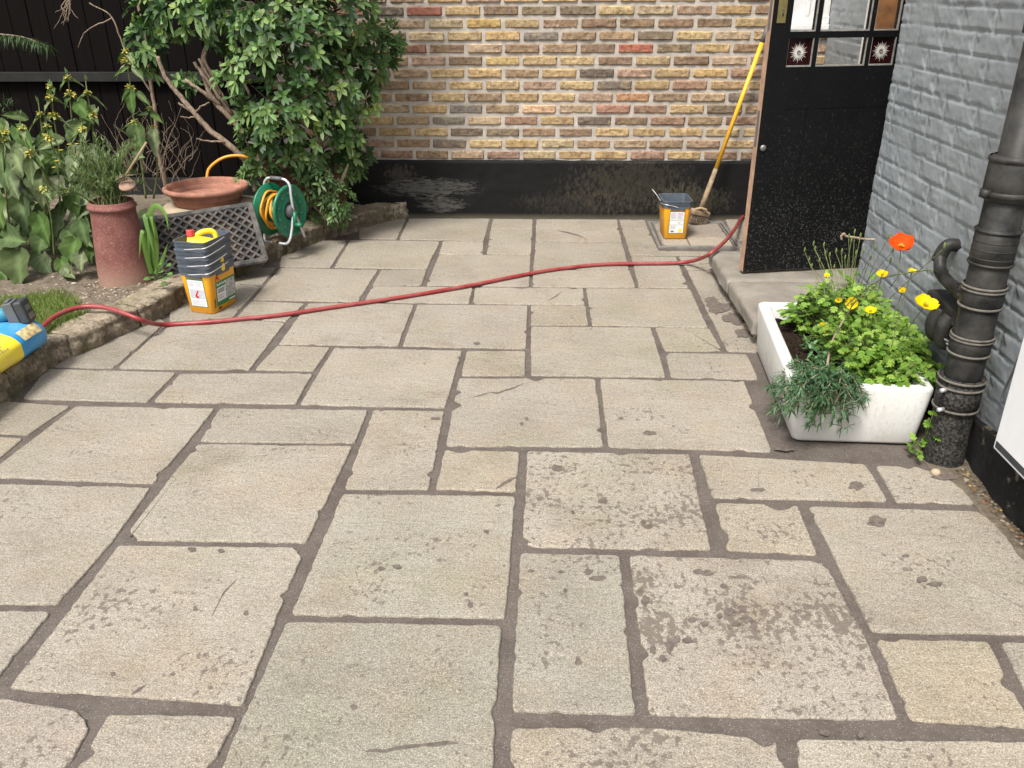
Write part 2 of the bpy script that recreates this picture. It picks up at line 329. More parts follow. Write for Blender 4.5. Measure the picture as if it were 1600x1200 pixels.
M_ruby = plain('ruby_glass', (.018, .0025, .003), .15, .3, .1, 10); M_etch = plain('etched_glass', (.50, .47, .43), .5, .4, .25, 60); M_etchc = plain('etched_glass_centre', (.16, .15, .17), .3, .5, .25, 60)
M_brownwood = plain('brown_wood', (.27, .12, .045), .5, .4, .4, 14)
k = N('clear_glass', .02, .5); tr = k.n('ShaderNodeBsdfTransparent'); gl = k.n('ShaderNodeBsdfGlossy'); gl.inputs['Roughness'].default_value = .03
fr = k.n('ShaderNodeFresnel'); fr.inputs[0].default_value = 1.5; mx = k.n('ShaderNodeMixShader'); k.L(fr.outputs[0], mx.inputs[0]); k.L(tr.outputs[0], mx.inputs[1]); k.L(gl.outputs[0], mx.inputs[2]); k.L(mx.outputs[0], k.nt.nodes['Material Output'].inputs[0]); M_glass = k.m
k = N('glazed_sink', .42, .5)
n1 = k.noise(5, 6, .65); n2 = k.noise(90, 5, .75, co=k.map(scale=(1, 1, .6))); c = k.mix(k.ramp(n1, [(.3, 0), (.7, 1)]), (.56, .55, .52), (.68, .675, .65))
c = k.mix(k.ramp(n2, [(.54, 0), (.70, .6)]), c, (.36, .335, .29)); c = k.mix(k.ramp(k.noise(12, 6, .7, co=k.map(scale=(1, 1, .3))), [(.52, 0), (.66, .4)]), c, (.42, .40, .35)); s_ = k.sep(); c = k.mix(k.ramp(k.math('ADD', s_[2], k.math('MULTIPLY', n1, .08)), [(.03, .5), (.10, 0)]), c, (.42, .39, .34)); k.col(c); k.bump(n2, .25, .002); M_sink = k.m
k = N('fence_board', .8, .2); n1 = k.noise(20, 6, .7, co=k.map(scale=(3, 3, .2))); k.col(k.mix(n1, (.0025, .002, .002), (.007, .0055, .005))); k.b.inputs['Specular IOR Level'].default_value = .06; k.bump(n1, .4, .005); M_fence = k.m
M_rail = plain('fence_rail_wood', (.022, .022, .021), .85, .1, .25, 10)
M_yhandle = plain('yellow_handle', (.80, .42, .015), .35, .5, .06, 12, dirt=(.45, .28, .1), dirtamt=.3); M_dirtywood = plain('dirty_wood', (.30, .22, .14), .85, .2, .3, 30, bump=.5, dirt=(.14, .11, .08)); M_brist = plain('bristles', (.24, .19, .14), .9, .1, .3, 60)
M_bagy = plain('yellow_bag_plastic', (.85, .68, .03), .35, .5, .06, 10, dirt=(.6, .5, .2), dirtamt=.25); M_bagb = plain('blue_bag_plastic', (.02, .25, .55), .35, .5, .12, 10, dirt=(.3, .4, .5), dirtamt=.3)
M_label_old = plain('worn_label', (.52, .42, .22), .6, .3, .5, 60); M_teal = plain('teal_tool_plastic', (.02, .22, .32), .4, .5, .1, 20, dirt=(.2, .25, .28)); M_toolblk = plain('black_tool_plastic', (.025, .03, .035), .5, .4, .2, 20, dirt=(.12, .12, .12))
M_steelcov = plain('worn_steel', (.26, .25, .23), .5, .5, .25, 20, metal=.4, dirt=(.16, .13, .1)); M_debris = leafmat('debris', .85, .1, .0)
# ------------------------------------------------------------------ ground
b = MB(); b.add([(-60, -60, -.06), (60, -60, -.06), (60, 60, -.06), (-60, 60, -.06)], [(0, 1, 2, 3)]); tag(b.build('ground', M_soil), kind='structure')
b = MB(); nx, ny = 90, 170
vs = [(-2.25+3.72*i/nx, -1.3+6.98*j/ny, -.0065+.0025*NZ.noise(V((i*.9, j*.9, 1)))) for j in range(ny+1) for i in range(nx+1)]
b.add(vs, [(j*(nx+1)+i, j*(nx+1)+i+1, (j+1)*(nx+1)+i+1, (j+1)*(nx+1)+i) for j in range(ny) for i in range(nx)])
tag(b.build('patio_joints', M_mortar), kind='structure')
# slabs traced on the ground: corner pixels, mortar smear, tint
SL = [
 ([(637,341),(768,341),(758,376),(622,374)],0,1), ([(560,345),(637,341),(622,374),(559,373)],0,.85),
 ([(768,341.5),(835,342),(834,357.5),(765,357)],.0,1.12), ([(765,357),(834,357.5),(832,397.6),(758,397)],.1,1.05),
 ([(690,376),(758,376),(757,397),(684,397)],0,1.06), ([(546,374.5),(690,376),(669,420.6),(518.6,418)],.1,1),
 ([(440,376),(546,374.5),(518.6,418),(434,417)],0,.95), ([(684,397),(832,397.6),(829,447.6),(664,446)],.15,1),
 ([(593,420.6),(669,420.6),(661,446),(579,446)],.1,.97), ([(436,417.4),(593,420.6),(562,472),(392,468.5)],.2,1.02),
 ([(360,417),(434,417),(412,445),(355,443)],.1,.93), ([(355,443),(412,445),(366,496),(262,503),(262,470)],.1,.9),
 ([(392,469),(479,473),(449,503),(366,497)],.1,1.02), ([(262,503),(366,497),(449,503),(391.5,579),(179,576)],.1,1),
 ([(240,490),(262,503),(179,576),(70,574)],0,.93), ([(432,538),(520,541),(493,580.5),(393,578.5)],.1,.98,'w'),
 ([(479,473),(566,472),(650,474.5),(624.5,541),(432,538)],.1,1), ([(579,446),(741,447.8),(736,474.5),(566,472)],.1,1.03),
 ([(650,474.5),(827,475.8),(825,545.5),(625.5,541)],.1,1.02), ([(741,447.8),(913,449),(917,476.5),(736,474.5)],.1,1.04),
 ([(827,476),(917,476.5),(923,508.5),(827,508)],.1,.95,'w'), ([(913,449),(1080,450),(1110,512),(923,508.5)],.1,1.05),
 ([(827,508.5),(1020,510),(1043.5,590),(826,587)],.1,1.05), ([(1020,510),(1111,512),(1133,549.5),(1036,549)],.1,1,'w'),
 ([(1036,549.5),(1170,551),(1190,594),(1045,590)],.35,.97), ([(836,342),(966,342.5),(974,377.6),(835,377)],.1,1.03),
 ([(835,377.3),(974,377.6),(986,421),(831,421)],.1,1), ([(831,421),(986,421),(996,449.3),(829,448)],.1,1.03),
 ([(966,342.5),(1009,343),(1015,358),(970,358)],0,.97), ([(970,358),(1015,358),(1031,391),(1110,392),(1110,399.5),(984,398.7)],0,.98),
 ([(984,399),(1058,400),(1079,449.8),(996,449.3)],.15,1), ([(1058,400),(1112,401),(1112,411),(1066,413)],0,.93),
 ([(1066,413),(1112,411),(1116,421.5),(1072,421.5)],0,.95), ([(1072,422),(1116,421.5),(1190,545),(1190,551),(1134,549)],.45,.96),
 ([(1131,342),(1190,342),(1200,392),(1155,391)],0,.95),
 ([(726,546.5),(824.5,546.5),(824.5,587),(717,588)],.1,1,'w'), ([(520,541),(726,546.5),(699,638),(463,633)],.1,1.03),
 ([(280,582),(493,581.5),(465,632),(233,629)],.15,1.02), ([(70,574),(280,580),(233,629),(30,624)],.15,1),
 ([(-40,622),(117,632),(44,681),(-120,672)],.15,.97), ([(-120,674),(44,682),(-10,727),(-25,748),(-220,740)],.15,1.06),
 ([(117,632),(341,636),(243,757),(-20,747),(-8,727)],.15,1.02), ([(341,636),(580,638),(558,693.5),(306,691)],.2,1),
 ([(305,691),(557,694),(483,850),(181,846)],.25,1.02), ([(580.5,638),(699,640),(674,766),(533,765.5)],.1,1.03),
 ([(691,700),(817,702),(811,770),(675,766)],0,1.02,'y'), ([(714,589),(934,589.5),(947,699),(692,698)],.2,1.04),
 ([(934,589.5),(1166,593.5),(1211,707),(948,699)],.35,1.05),
 ([(819,702),(1082,706.5),(1118,862),(811,857)],.85,1.02), ([(1086,707),(1356,722),(1394,785),(1110,780)],.5,1),
 ([(1362,724),(1432,726),(1478,742),(1515,768),(1532,790),(1398,786)],.3,1.03), ([(1111,781),(1252,786),(1285,870),(1131,862)],.3,1,'w'),
 ([(1256,787),(1531,795),(1598,848),(1650,900),(1690,997),(1359,991)],.45,1.02),
 ([(1360,993),(1548,996),(1628,1145),(1419,1129)],.35,1,'y'), ([(1552,996),(1690,1001),(1750,1152),(1632,1146)],.2,.98),
 ([(978,863),(1292,872),(1358,991),(1416,1129),(1006,1122)],1.0,1.03), ([(807,860),(974,863),(1001,1121),(792,1116)],.5,.98,'s'),
 ([(532,768),(811,771.5),(796,970),(446,963)],.45,1.03,'s'), ([(443,966),(790,972),(776,1270),(307,1262)],.3,1.0,'s'),
 ([(182,848),(483,851),(384,1106),(2,1079)],.45,1.02), ([(-110,750),(242,758),(180,847),(91,948),(-260,942)],.3,1),
 ([(-260,945),(90,950),(-16,1080),(-330,1073)],.2,.97), ([(-330,1075),(-5,1082),(164,1109),(74,1262),(-470,1256)],.3,1.04,'p'),
 ([(164,1109),(380,1113),(312,1262),(76,1262)],.3,.98), ([(792,1130),(1012,1130),(1222,1149),(1256,1272),(784,1268)],.55,1.03),
 ([(1228,1147),(1640,1152),(1760,1156),(1900,1280),(1264,1272)],.45,1.02)]
TINT = {'w': (.300, .268, .214), 'y': (.300, .266, .208), 's': (.285, .266, .222), 'p': (.298, .268, .230), '': (.298, .271, .225)}
def offset_poly(P, d):
    n = len(P); out = []
    for i in range(n):
        a, b_, c_ = P[i-1], P[i], P[(i+1) % n]
        e1 = (b_-a).normalized(); e2 = (c_-b_).normalized()
        n1 = V((-e1.y, e1.x)); n2 = V((-e2.y, e2.x)); bis = n1+n2
        bis = bis/max(.25, bis.length_squared)*2
        out.append(b_+bis*d)
    return out
def add_slab(mb, P, inset, col, seed):
    area = sum(P[i-1].x*P[i].y-P[i].x*P[i-1].y for i in range(len(P)))/2
    if area < 0: P = P[::-1]
    P = offset_poly(P, inset)
    Q = []
    for i in range(len(P)):               # worn corners
        a, b_, c_ = P[i-1], P[i], P[(i+1) % len(P)]
        r = .011+.008*abs(NZ.noise(V((seed*3.1, i*2.7, 5))))*2
        p0 = b_+(a-b_).normalized()*r; p1 = b_+(c_-b_).normalized()*r
        for t in (0, .33, .67, 1): Q.append(p0*(1-t)**2+b_*2*t*(1-t)+p1*t*t)
    out = []
    for i in range(len(Q)):
        a, b_ = Q[i], Q[(i+1) % len(Q)]; n = max(1, int((b_-a).length/.009))
        for k_ in range(n): out.append(a.lerp(b_, k_/n))
    n = len(out); R2 = []
    nr = []
    for i in range(n):
        t = (out[(i+1) % n]-out[i-1]).normalized(); nr.append(V((-t.y, t.x)))
    for i in range(n):
        p = V((out[i].x, out[i].y, seed*.37))
        a = .0025*NZ.noise(p*7)+.0026*NZ.noise(p*32)+.0022*NZ.noise(p*80)
        bite = NZ.noise(p*14+V((9, 9, 9)))
        if bite > .36: a += (bite-.36)*.06
        R2.append(out[i]+nr[i]*a)
    z = .0015*NZ.noise(V((seed*1.7, 1, 1)))
    rings = [(-.001, -.03), (0, -.004), (.0016, -.0012), (.0042, 0)]
    vs = []
    for d, dz in rings:
        for i in range(n): q = R2[i]+nr[i]*d; vs.append((q.x, q.y, z+dz))
    fs = [(r*n+i, r*n+(i+1) % n, (r+1)*n+(i+1) % n, (r+1)*n+i) for r in range(3) for i in range(n)]
    fs.append(tuple(3*n+i for i in range(n)))
    mb.add(vs, fs, 0, col)
b = MB(); polys = []
for si, s_ in enumerate(SL):
    P = [V(G(*p)[:2]) for p in s_[0]]; polys.append(P)
    base = TINT[s_[3] if len(s_) > 3 else '']; t = .95*s_[2]*(1+.13*NZ.noise(V((si*5.3, 0, 0))))
    add_slab(b, P, .0082 if P[0].y > 3.6 else .0092 if P[0].y > 2.6 else .0105, (base[0]*t, base[1]*t, base[2]*t*(1+.03*NZ.noise(V((0, si*3.3, 0)))), s_[1]), si+1)
def inside(q, P):
    r = False
    for i in range(len(P)):
        a, c_ = P[i-1], P[i]
        if (a.y > q.y) != (c_.y > q.y) and q.x < (c_.x-a.x)*(q.y-a.y)/(c_.y-a.y)+a.x: r = not r
    return r
xs = -2.3; si = 200
for i in range(7):                        # the paving goes on behind and beside the photographer
    x0 = -2.25+i*.53
    y = -1.25+(.2 if i % 2 else 0)
    while y < 3.0:
        hgt = (.6, .45, .75)[(si) % 3]; x1 = min(x0+.53, 1.36); si += 1
        cs = [V((x0, y)), V((x1, y)), V((x1, y+hgt)), V((x0, y+hgt))]
        test = [V((x0+(x1-x0)*a, y+hgt*c_)) for a in (.02, .25, .5, .75, .98) for c_ in (.02, .25, .5, .75, .98)]
        if not any(inside(q, P) for q in test for P in polys):
            add_slab(b, cs, .011, (.355, .318, .264, .25), si)
        y += hgt
BLOTS = []
def ground_blot(px, py, rx, ry, seed=0, z=None):
    z = .0013+.00003*len(BLOTS); BLOTS.append(px)
    c_ = G(px, py, z); ex = G(px+rx, py, z)-c_; ey = G(px, py-ry, z)-c_; n = 22
    pts = [c_+(ex*cos(a)+ey*sin(a))*(1+.55*NZ.noise(V((cos(a)*1.3+px, sin(a)*1.3+py, seed)))+.25*NZ.noise(V((cos(a)*4+px, sin(a)*4, 3)))) for a in [2*pi*q/n for q in range(n)]]
    b.add([c_]+pts, [(0, 1+q, 1+(q+1) % n) for q in range(n)], 1)
for q in ((943,782,7,5),(735,944,5,6),(728,928,4,3),(903,1033,5,7),(1337,759,12,7),(1370,815,17,8),(870,731,9,5),(920,893,7,5),(934,903,13,4),(1005,816,5,4),(1013,822,8,4),(384,958,4,4),(305,951,4,4),(176,1053,4,3),(269,1053,4,3),(1184,765,11,3),(1290,1145,8,4),(1345,1148,5,6),(552,1105,5,4),(830,892,5,2.5),(876,893,4,2.5),(883,923,3,4),(1000,925,5,6),(1008,938,6,7),(1046,1010,7,9),(1058,998,5,6),(1035,1028,6,5),(1020,1015,5,6),(1075,1000,8,5),(1082,968,7,4),(1100,975,5,4),(1140,955,8,5),(1160,950,7,5),(1125,962,5,4),(1150,975,6,4),(1172,968,5,4),(1130,915,5,3),(1104,895,10,4),(1090,893,7,4),(760,830,4,3),(895,800,3,3),(1440,905,9,5),(1462,912,12,4),(1415,868,5,3),(595,640,4,2),(680,653,8,2),(823,654,3,2),(815,662,3,2),(970,653,4,2),(1015,676,9,3),(745,536,5,2),(300,858,6,4),(345,860,5,3),(620,885,8,3),(595,888,5,3)): ground_blot(*q)
def ground_crack(pts, w_=1.6):
    vs = []
    for i, (x, y) in enumerate(pts):
        h_ = w_*(.2 if i in (0, len(pts)-1) else 1)*(1+.5*NZ.noise(V((x*.2, y*.2, 0)))); vs += [G(x, y-h_, .0012), G(x, y+h_, .0012)]
    b.add(vs, [(2*i, 2*i+1, 2*i+3, 2*i+2) for i in range(len(pts)-1)], 1)
for q in ((1122,480,20,9),(1148,497,18,8),(1110,470,10,6),(1160,520,12,7),(1480,745,20,5),(1225,700,16,5)): ground_blot(*q)
ground_crack([(570,1174),(585,1172),(602,1174),(618,1169),(640,1166),(662,1164),(680,1163),(700,1160),(716,1161)], 3)
ground_crack([(765,613),(778,614),(788,610),(803,606),(818,599)], 1.2); ground_crack([(740,620),(752,617),(765,613)], 1)
ground_crack([(1184,732),(1186,742),(1185,755),(1187,765)], 2); ground_crack([(775,763),(785,757),(797,750),(808,745)], 3); ground_crack([(1454,905),(1462,915),(1470,925)], 1.5)
ground_crack([(205,1085),(215,1078),(227,1071)], 3); ground_crack([(855,470),(870,462),(878,455)], 1); ground_crack([(870,360),(885,363),(905,368),(918,375)], 1.2); ground_crack([(330,965),(337,950),(350,925),(370,905)], 1.5); ground_crack([(160,560),(175,575)], 1)
pv = tag(b.build('patio_paving', [M_slab, M_smear]), kind='structure')
def flat_tops(o):
    for p in o.data.polygons: p.use_smooth = len(p.vertices) == 4 and p.normal.z < .97
flat_tops(pv)
# ------------------------------------------------------------------ kerb
kb = spline([(-2.14, -1.3, 0), (-2.12, .8, 0), (-2.09, 2.1, 0), (-2.055, 2.75, 0), (-2.045, 3.03, 0), (-2.0, 3.22, 0), (-1.925, 3.40, 0), (-1.845, 3.62, 0), (-1.79, 3.88, 0), (-1.69, 4.25, 0), (-1.582, 4.588, 0), (-1.43, 4.95, 0), (-1.25, 5.25, 0), (-1.03, 5.55, 0), (-.86, 5.73, 0)], 40)
L = [0]
for i in range(1, len(kb)): L.append(L[-1]+(kb[i]-kb[i-1]).length)
def along(s_):
    for i in range(1, len(kb)):
        if L[i] >= s_:
            t = (s_-L[i-1])/max(1e-6, L[i]-L[i-1]); return kb[i-1].lerp(kb[i], t), (kb[i]-kb[i-1]).normalized()
    return kb[-1], (kb[-1]-kb[-2]).normalized()
b = MB(); s0 = 0; sdd = 0
while s0 < L[-1]-.03:
    ln = min(U(.10, .24), L[-1]-s0); sdd += 1
    hh = U(.096, .104); wd = U(.15, .175); off = U(-.009, .009); n = max(4, int(ln/.012))
    prof = [(0, -.02)]+[(.004*abs(sin(q)), hh*q/7*.98) for q in range(1, 7)]+[(.006, hh*.93), (.016, hh)]+[(.016+(wd-.016)*q/9, hh) for q in range(1, 10)]+[(wd+.005, hh-.02), (wd+.006, hh-.06)]
    tint = U(.85, 1.15); vs = []
    for i in range(n+1):
        t = i/n; p, d = along(s0+.0015+(ln-.003)*t); nn = V((-d.y, d.x, 0))
        sq = (1-max(0, abs(t-.5)*2-.90)/.10*.022)
        for (u, z) in prof:
            q = p+nn*(u*sq+off+(1-sq)*.09); q.z = z*(1-(1-sq)*.5)
            q3 = q*1
            dsp = .010*NZ.noise(q3*13+V((sdd, 0, 0)))+.009*NZ.noise(q3*38)+.006*NZ.noise(q3*85)
            if u < .03: q -= nn*dsp*1.1
            if z > .06: q.z += dsp*.38
            vs.append(q)
    m_ = len(prof)
    fs = [(i*m_+j, (i+1)*m_+j, (i+1)*m_+j+1, i*m_+j+1) for i in range(n) for j in range(m_-1)]
    fs += [tuple(range(m_)), tuple(n*m_+j for j in range(m_))[::-1]]
    b.add(vs, [f[::-1] for f in fs], 0); s0 += ln
tag(b.build('kerb', M_kerb, auto=60), kind='structure')
def kerbx(Y):
    best = min(kb, key=lambda p: abs(p.y-Y)); return best.x
# ------------------------------------------------------------------ bed soil and lawn
def bedz(x, y): return .088+.018*NZ.noise(V((x*3, y*3, 0)))+.010*NZ.noise(V((x*11, y*11, 4)))
b = MB(); ny = 230; nx = 130
vs = []
for j in range(ny+1):
    Y = -1.3+7.2*j/ny; xr = kerbx(min(Y, 5.72))-.07
    for i in range(nx+1):
        x = -6+(xr+6)*(i/nx)**.6; vs.append((x, Y, bedz(x, Y)))
b.add(vs, [(j*(nx+1)+i, j*(nx+1)+i+1, (j+1)*(nx+1)+i+1, (j+1)*(nx+1)+i) for j in range(ny) for i in range(nx)])
tag(b.build('soil_bed', M_soil), kind='structure')
def lawn_edge(x): return 3.72+.10*sin(x*5)+.06*NZ.noise(V((x*9, 0, 0)))-.75*max(0, x+2.32)*1.6
b = MB(); nx, ny = 60, 70
vs = []
for j in range(ny+1):
    for i in range(nx+1):
        x0 = -6+(3.93)*(i/nx)**.5; y1 = lawn_edge(x0); Y = -1.3+(y1+1.3)*(j/ny)**.6
        x = min(x0, kerbx(Y)-.10); vs.append((x, Y, bedz(x, Y)+.008-(.02 if j == ny else 0)))
b.add(vs, [(j*(nx+1)+i, j*(nx+1)+i+1, (j+1)*(nx+1)+i+1, (j+1)*(nx+1)+i) for j in range(ny) for i in range(nx)])
tag(b.build('lawn', M_lawn), kind='structure')
b = MB()
for q in range(30000):
    x = U(-3.3, -2.06) if q % 4 else U(-2.6, -2.08); Y = U(2.3, 3.85)
    if Y > lawn_edge(x)+U(-.06, .03) or x > kerbx(Y)-.13+U(-.02, .03): continue
    z = bedz(x, Y)+.004; h = U(.014, .038); a = U(0, 2*pi); lx, ly = U(-.012, .012), U(-.012, .012); ww = U(.0012, .0022)
    t = U(.7, 1.3); g = random.choice([(.13, .20, .035), (.17, .24, .05), (.22, .24, .08), (.10, .16, .03)])
    b.add([(x-ww*cos(a), Y-ww*sin(a), z), (x+ww*cos(a), Y+ww*sin(a), z), (x+lx+ww*.6*cos(a), Y+ly+ww*.6*sin(a), z+h*.6), (x+lx*1.8, Y+ly*1.8, z+h)], [(0, 1, 2), (0, 2, 3)], 0, tuple(c_*t for c_ in g))
tag(b.build('short_grass', M_soft), 'short patchy lawn grass in the corner behind the kerb', 'grass', kind='stuff')
b = MB()
for q in range(2600):                    # crumbs and bits on the soil
    Y = U(2.6, 5.6); x = kerbx(Y)-.14-abs(random.gauss(0, .35)); z = bedz(x, Y)
    s_ = U(.002, .008)*(1.7 if rnd() < .08 else 1); cc = random.choice([(.30, .25, .19), (.14, .10, .07), (.38, .32, .25), (.09, .06, .045), (.2, .15, .1)])
    vs = [(x+s_*U(.5, 1.4)*cos(a), Y+s_*U(.5, 1.4)*sin(a), z+s_*U(0, .3)) for a in (0, 1.3, 2.5, 3.8, 5)]+[(x, Y, z+s_*U(.4, 1))]
    b.add(vs, [(i, (i+1) % 5, 5) for i in range(5)], 0, cc)
tag(b.build('soil_crumbs', M_debris), 'loose crumbs, chips and twigs on the bare soil behind the kerb', 'debris', kind='stuff')
# ------------------------------------------------------------------ back brick wall
YW = 5.67
wt = thing('brick_wall', 'yellow and brown brick wall with black painted base behind the patio', 'wall', (0, YW, 0))
ZP = .378
b = MB(); b.box((-1.75, YW+.013, 0), (2.6, YW+.24, 3.2)); b.build('mortar_bed', M_lime, wt, smooth=False)
pal = [((.34, .255, .135), 8), ((.33, .235, .115), 6), ((.215, .150, .095), 6), ((.140, .092, .062), 5), ((.190, .122, .080), 5), ((.31, .235, .165), 4), ((.27, .185, .145), 4), ((.085, .078, .076), 2), ((.105, .085, .062), 3), ((.37, .305, .20), 3), ((.20, .115, .088), 3)]
bag = [c_ for c_, n_ in pal for _ in range(n_)]
special = {}
for p, c_ in {(663,19):(.20,.045,.035), (975,76):(.27,.055,.032), (945,172):(.27,.13,.10), (830,172):(.52,.34,.22), (915,115):(.05,.045,.05), (820,58):(.12,.12,.12), (835,18):(.12,.10,.06), (600,20):(.06,.06,.07), (685,58):(.44,.30,.12), (915,188):(.055,.05,.055), (725,172):(.11,.11,.12), (705,190):(.12,.12,.11),
 (640,79):(.16,.06,.045),(1010,155):(.32,.16,.08), (1085,112):(.42,.29,.12), (1130,20):(.30,.20,.09),(645,59):(.45,.37,.24), (790,93):(.38,.28,.11),(740,38):(.36,.25,.08)}.items():
    q = atY(*p, YW); special[(round(q.x, 3), round(q.z, 3))] = c_
b = MB(); row = 0; z = ZP
while z < 3.1:
    x = -1.74+(.12 if row % 2 else 0)-.08+U(-.012, .012)
    while x < 2.5:
        ln = .2215+U(-.003, .003)
        ln = min(ln, .237*round((x+1.82-(.12 if row % 2 else 0))/.237+1)-1.82+(.12 if row % 2 else 0)-.0155+U(-.004, .004)-x)
        x1 = x+ln; z1 = z+.0612+U(-.002, .002)
        cc = random.choice(bag); tj = U(.82, 1.2); cc = (cc[0]*tj*U(.97, 1.03), cc[1]*tj, cc[2]*tj*U(.93, 1.05))
        for (sx, sz), sc in special.items():
            if x-.005 <= sx <= x1+.005 and z-.004 <= sz <= z1+.008: cc = sc
        nx_, nz_ = max(3, int(ln/.010)), 7; sd_ = V((row*3.3, x*7, 0)); vs = []; yo = U(-.0035, .003)
        for j in range(nz_+1):
            for i in range(nx_+1):
                u, v_ = i/nx_, j/nz_; px_, pz_ = x+ln*u, z+.006+(z1-z-.006)*v_
                p = V((px_, 0, pz_)); eu = min(u, 1-u)*ln; ev = min(v_, 1-v_)*.06; e = min(eu, ev)
                rim = .0025*max(0, 1-e/.005)
                d = .0045*NZ.noise(p*28+sd_)+.0035*NZ.noise(p*75+sd_)
                if e < .001:
                    px_ += .005*NZ.noise(p*30+sd_*2); pz_ += .0042*NZ.noise(p*30+sd_)
                vs.append((px_, YW+yo+rim+d*(.3 if e < .001 else 1)+(.012 if e < .001 else 0), pz_))
        b.add(vs, [(j*(nx_+1)+i, j*(nx_+1)+i+1, (j+1)*(nx_+1)+i+1, (j+1)*(nx_+1)+i) for j in range(nz_) for i in range(nx_)], 0, cc)
        x = x1+.0155
    z += .0726; row += 1
b.build('brickwork', M_brick, wt, auto=42)
# mortar pointing with an uneven face
b = MB(); nx, nz = 420, 270; vs = []
for j in range(nz+1):
    for i in range(nx+1):
        x, z = -1.74+3.9*i/nx, ZP-.01+2.4*j/nz
        p = V((x, 0, z)); vs.append((x, YW+.0095+.0022*NZ.noise(p*25)+.0018*NZ.noise(p*70), z))
b.add(vs, [(j*(nx+1)+i, j*(nx+1)+i+1, (j+1)*(nx+1)+i+1, (j+1)*(nx+1)+i) for j in range(nz) for i in range(nx)])
b.build('pointing', M_lime, wt)
b = MB(); nx, nz = 240, 30; vs = []
for j in range(nz+2):
    for i in range(nx+1):
        x = -1.72+4.0*i/nx; z = -.02+(ZP+.014)*min(j, nz)/nz
        p = V((x, 0, z)); y = YW-.022+.006*NZ.noise(p*4)+.003*NZ.noise(p*18)
        if j >= nz: z = ZP-.004+.004*NZ.noise(V((x*9, 0, 0)))
        if j == nz+1: y = YW+.03; z += .006
        vs.append((x, y, z))
b.add(vs, [(j*(nx+1)+i, j*(nx+1)+i+1, (j+1)*(nx+1)+i+1, (j+1)*(nx+1)+i) for j in range(nz+1) for i in range(nx)])
b.build('plinth', M_plinth, wt)
# ------------------------------------------------------------------ fence on the left
ft = thing('fence', 'black stained board fence with a grey rail behind the flower bed', 'fence', (-4, 5.95, 0))
b = MB(); x = -7.
while x < -1.2:
    b.box((x, 5.95+U(0, .006), .02), (x+.122, 5.975, 2.4)); x += .127
b.box((-7, 5.98, .02), (-1.2, 5.99, 2.4)); b.build('boards', M_fence, ft, smooth=False, bevel=.002)
r0 = atY(0, 120, 5.93); r1 = atY(180, 127, 5.93)
b = MB(); b.box((-7, 5.905, r0.z-.03), (-1.25, 5.949, r0.z+.03)); b.build('rail', M_rail, ft, smooth=False, bevel=.003)
b = MB(); b.box((-7, 5.90, .02), (-1.25, 5.949, .20)); b.build('gravel_board', M_rail, ft, smooth=False, bevel=.003)
for xx in (-2.0, -3.85, -5.7):
    b = MB(); b.box((xx, 5.992, 0), (xx+.1, 6.09, 2.45)); b.build('post', M_fence, ft, smooth=False, bevel=.003)
# ------------------------------------------------------------------ grey painted side wall
XW = 1.42; YE = 3.76
gt = thing('painted_wall', 'grey painted brick side wall with black base to the right of the patio', 'wall', (XW, 2, 0))
def brickh(u, z, seed=0):               # height of painted brick relief at run u, height z
    rowf = z/.0752; r = math.floor(rowf); fz = rowf-r
    off = (.5 if r % 2 else 0)+.10*NZ.noise(V((r*7.7, seed, 0)))
    uf = u/.238+off; c_ = math.floor(uf); fu = uf-c_
    header = NZ.noise(V((r*3.1, c_*5.7, 2+seed))) > .50
    if header: fu = (fu*2) % 1; c_ = c_+.5*(fu > .5); wu = .119
    else: wu = .238
    dz = min(fz, 1-fz)*.0752; du = min(fu, 1-fu)*wu
    p = V((u, z, seed)); wob = .0045*NZ.noise(p*22)+.003*NZ.noise(p*50)
    e = min(dz-.0030+wob*.7, du-.0025+wob*.7)
    fill = NZ.noise(V((u*3.2, z*3.2, 8+seed)))
    depth = .0052*(1-.8*max(0, min(1, (fill+.12)*3)))
    if du < dz: depth *= .35
    t = max(0, min(1, e/.003)); t = t*t*(3-2*t)
    face = .0020*NZ.noise(V((r*9.1, c_*4.3, 1)))+.0022*NZ.noise(p*14)+.0014*NZ.noise(p*60)
    rough = .004*max(0, NZ.noise(p*5+V((0, 0, 5))))*NZ.noise(p*120)
    return t*(depth+face)-(1-t)*.0015+rough+.003*NZ.noise(p*2.2)+.0016*NZ.noise(V((u*9, z*40, 2)))
b = MB(); y0, y1, z0, z1 = -.6, YE, 0., 1.75
ys = [y0+(2.0-y0)*i/60 for i in range(60)]+[2.0+(y1-2.0)*i/250 for i in range(251)]; zs = [z0+(z1-z0)*j/250 for j in range(251)]
vs = []
for z in zs:
    for y in ys:
        if y == ys[-1]: x = XW+.004
        else: x = XW-brickh(y, z)
        vs.append((x, y, z))
n = len(ys)
b.add(vs, [(j*n+i, (j+1)*n+i, (j+1)*n+i+1, j*n+i+1) for j in range(len(zs)-1) for i in range(n-1)])
b.build('painted_brickwork', M_grey, gt)
b = MB(); b.box((XW+.003, -.6, 0), (XW+.30, YE-.001, 3.2)); b.box((XW-.004, -.6, 1.752), (XW+.002, YE-.001, 3.2))
b.build('wall_core', M_grey, gt, smooth=False)
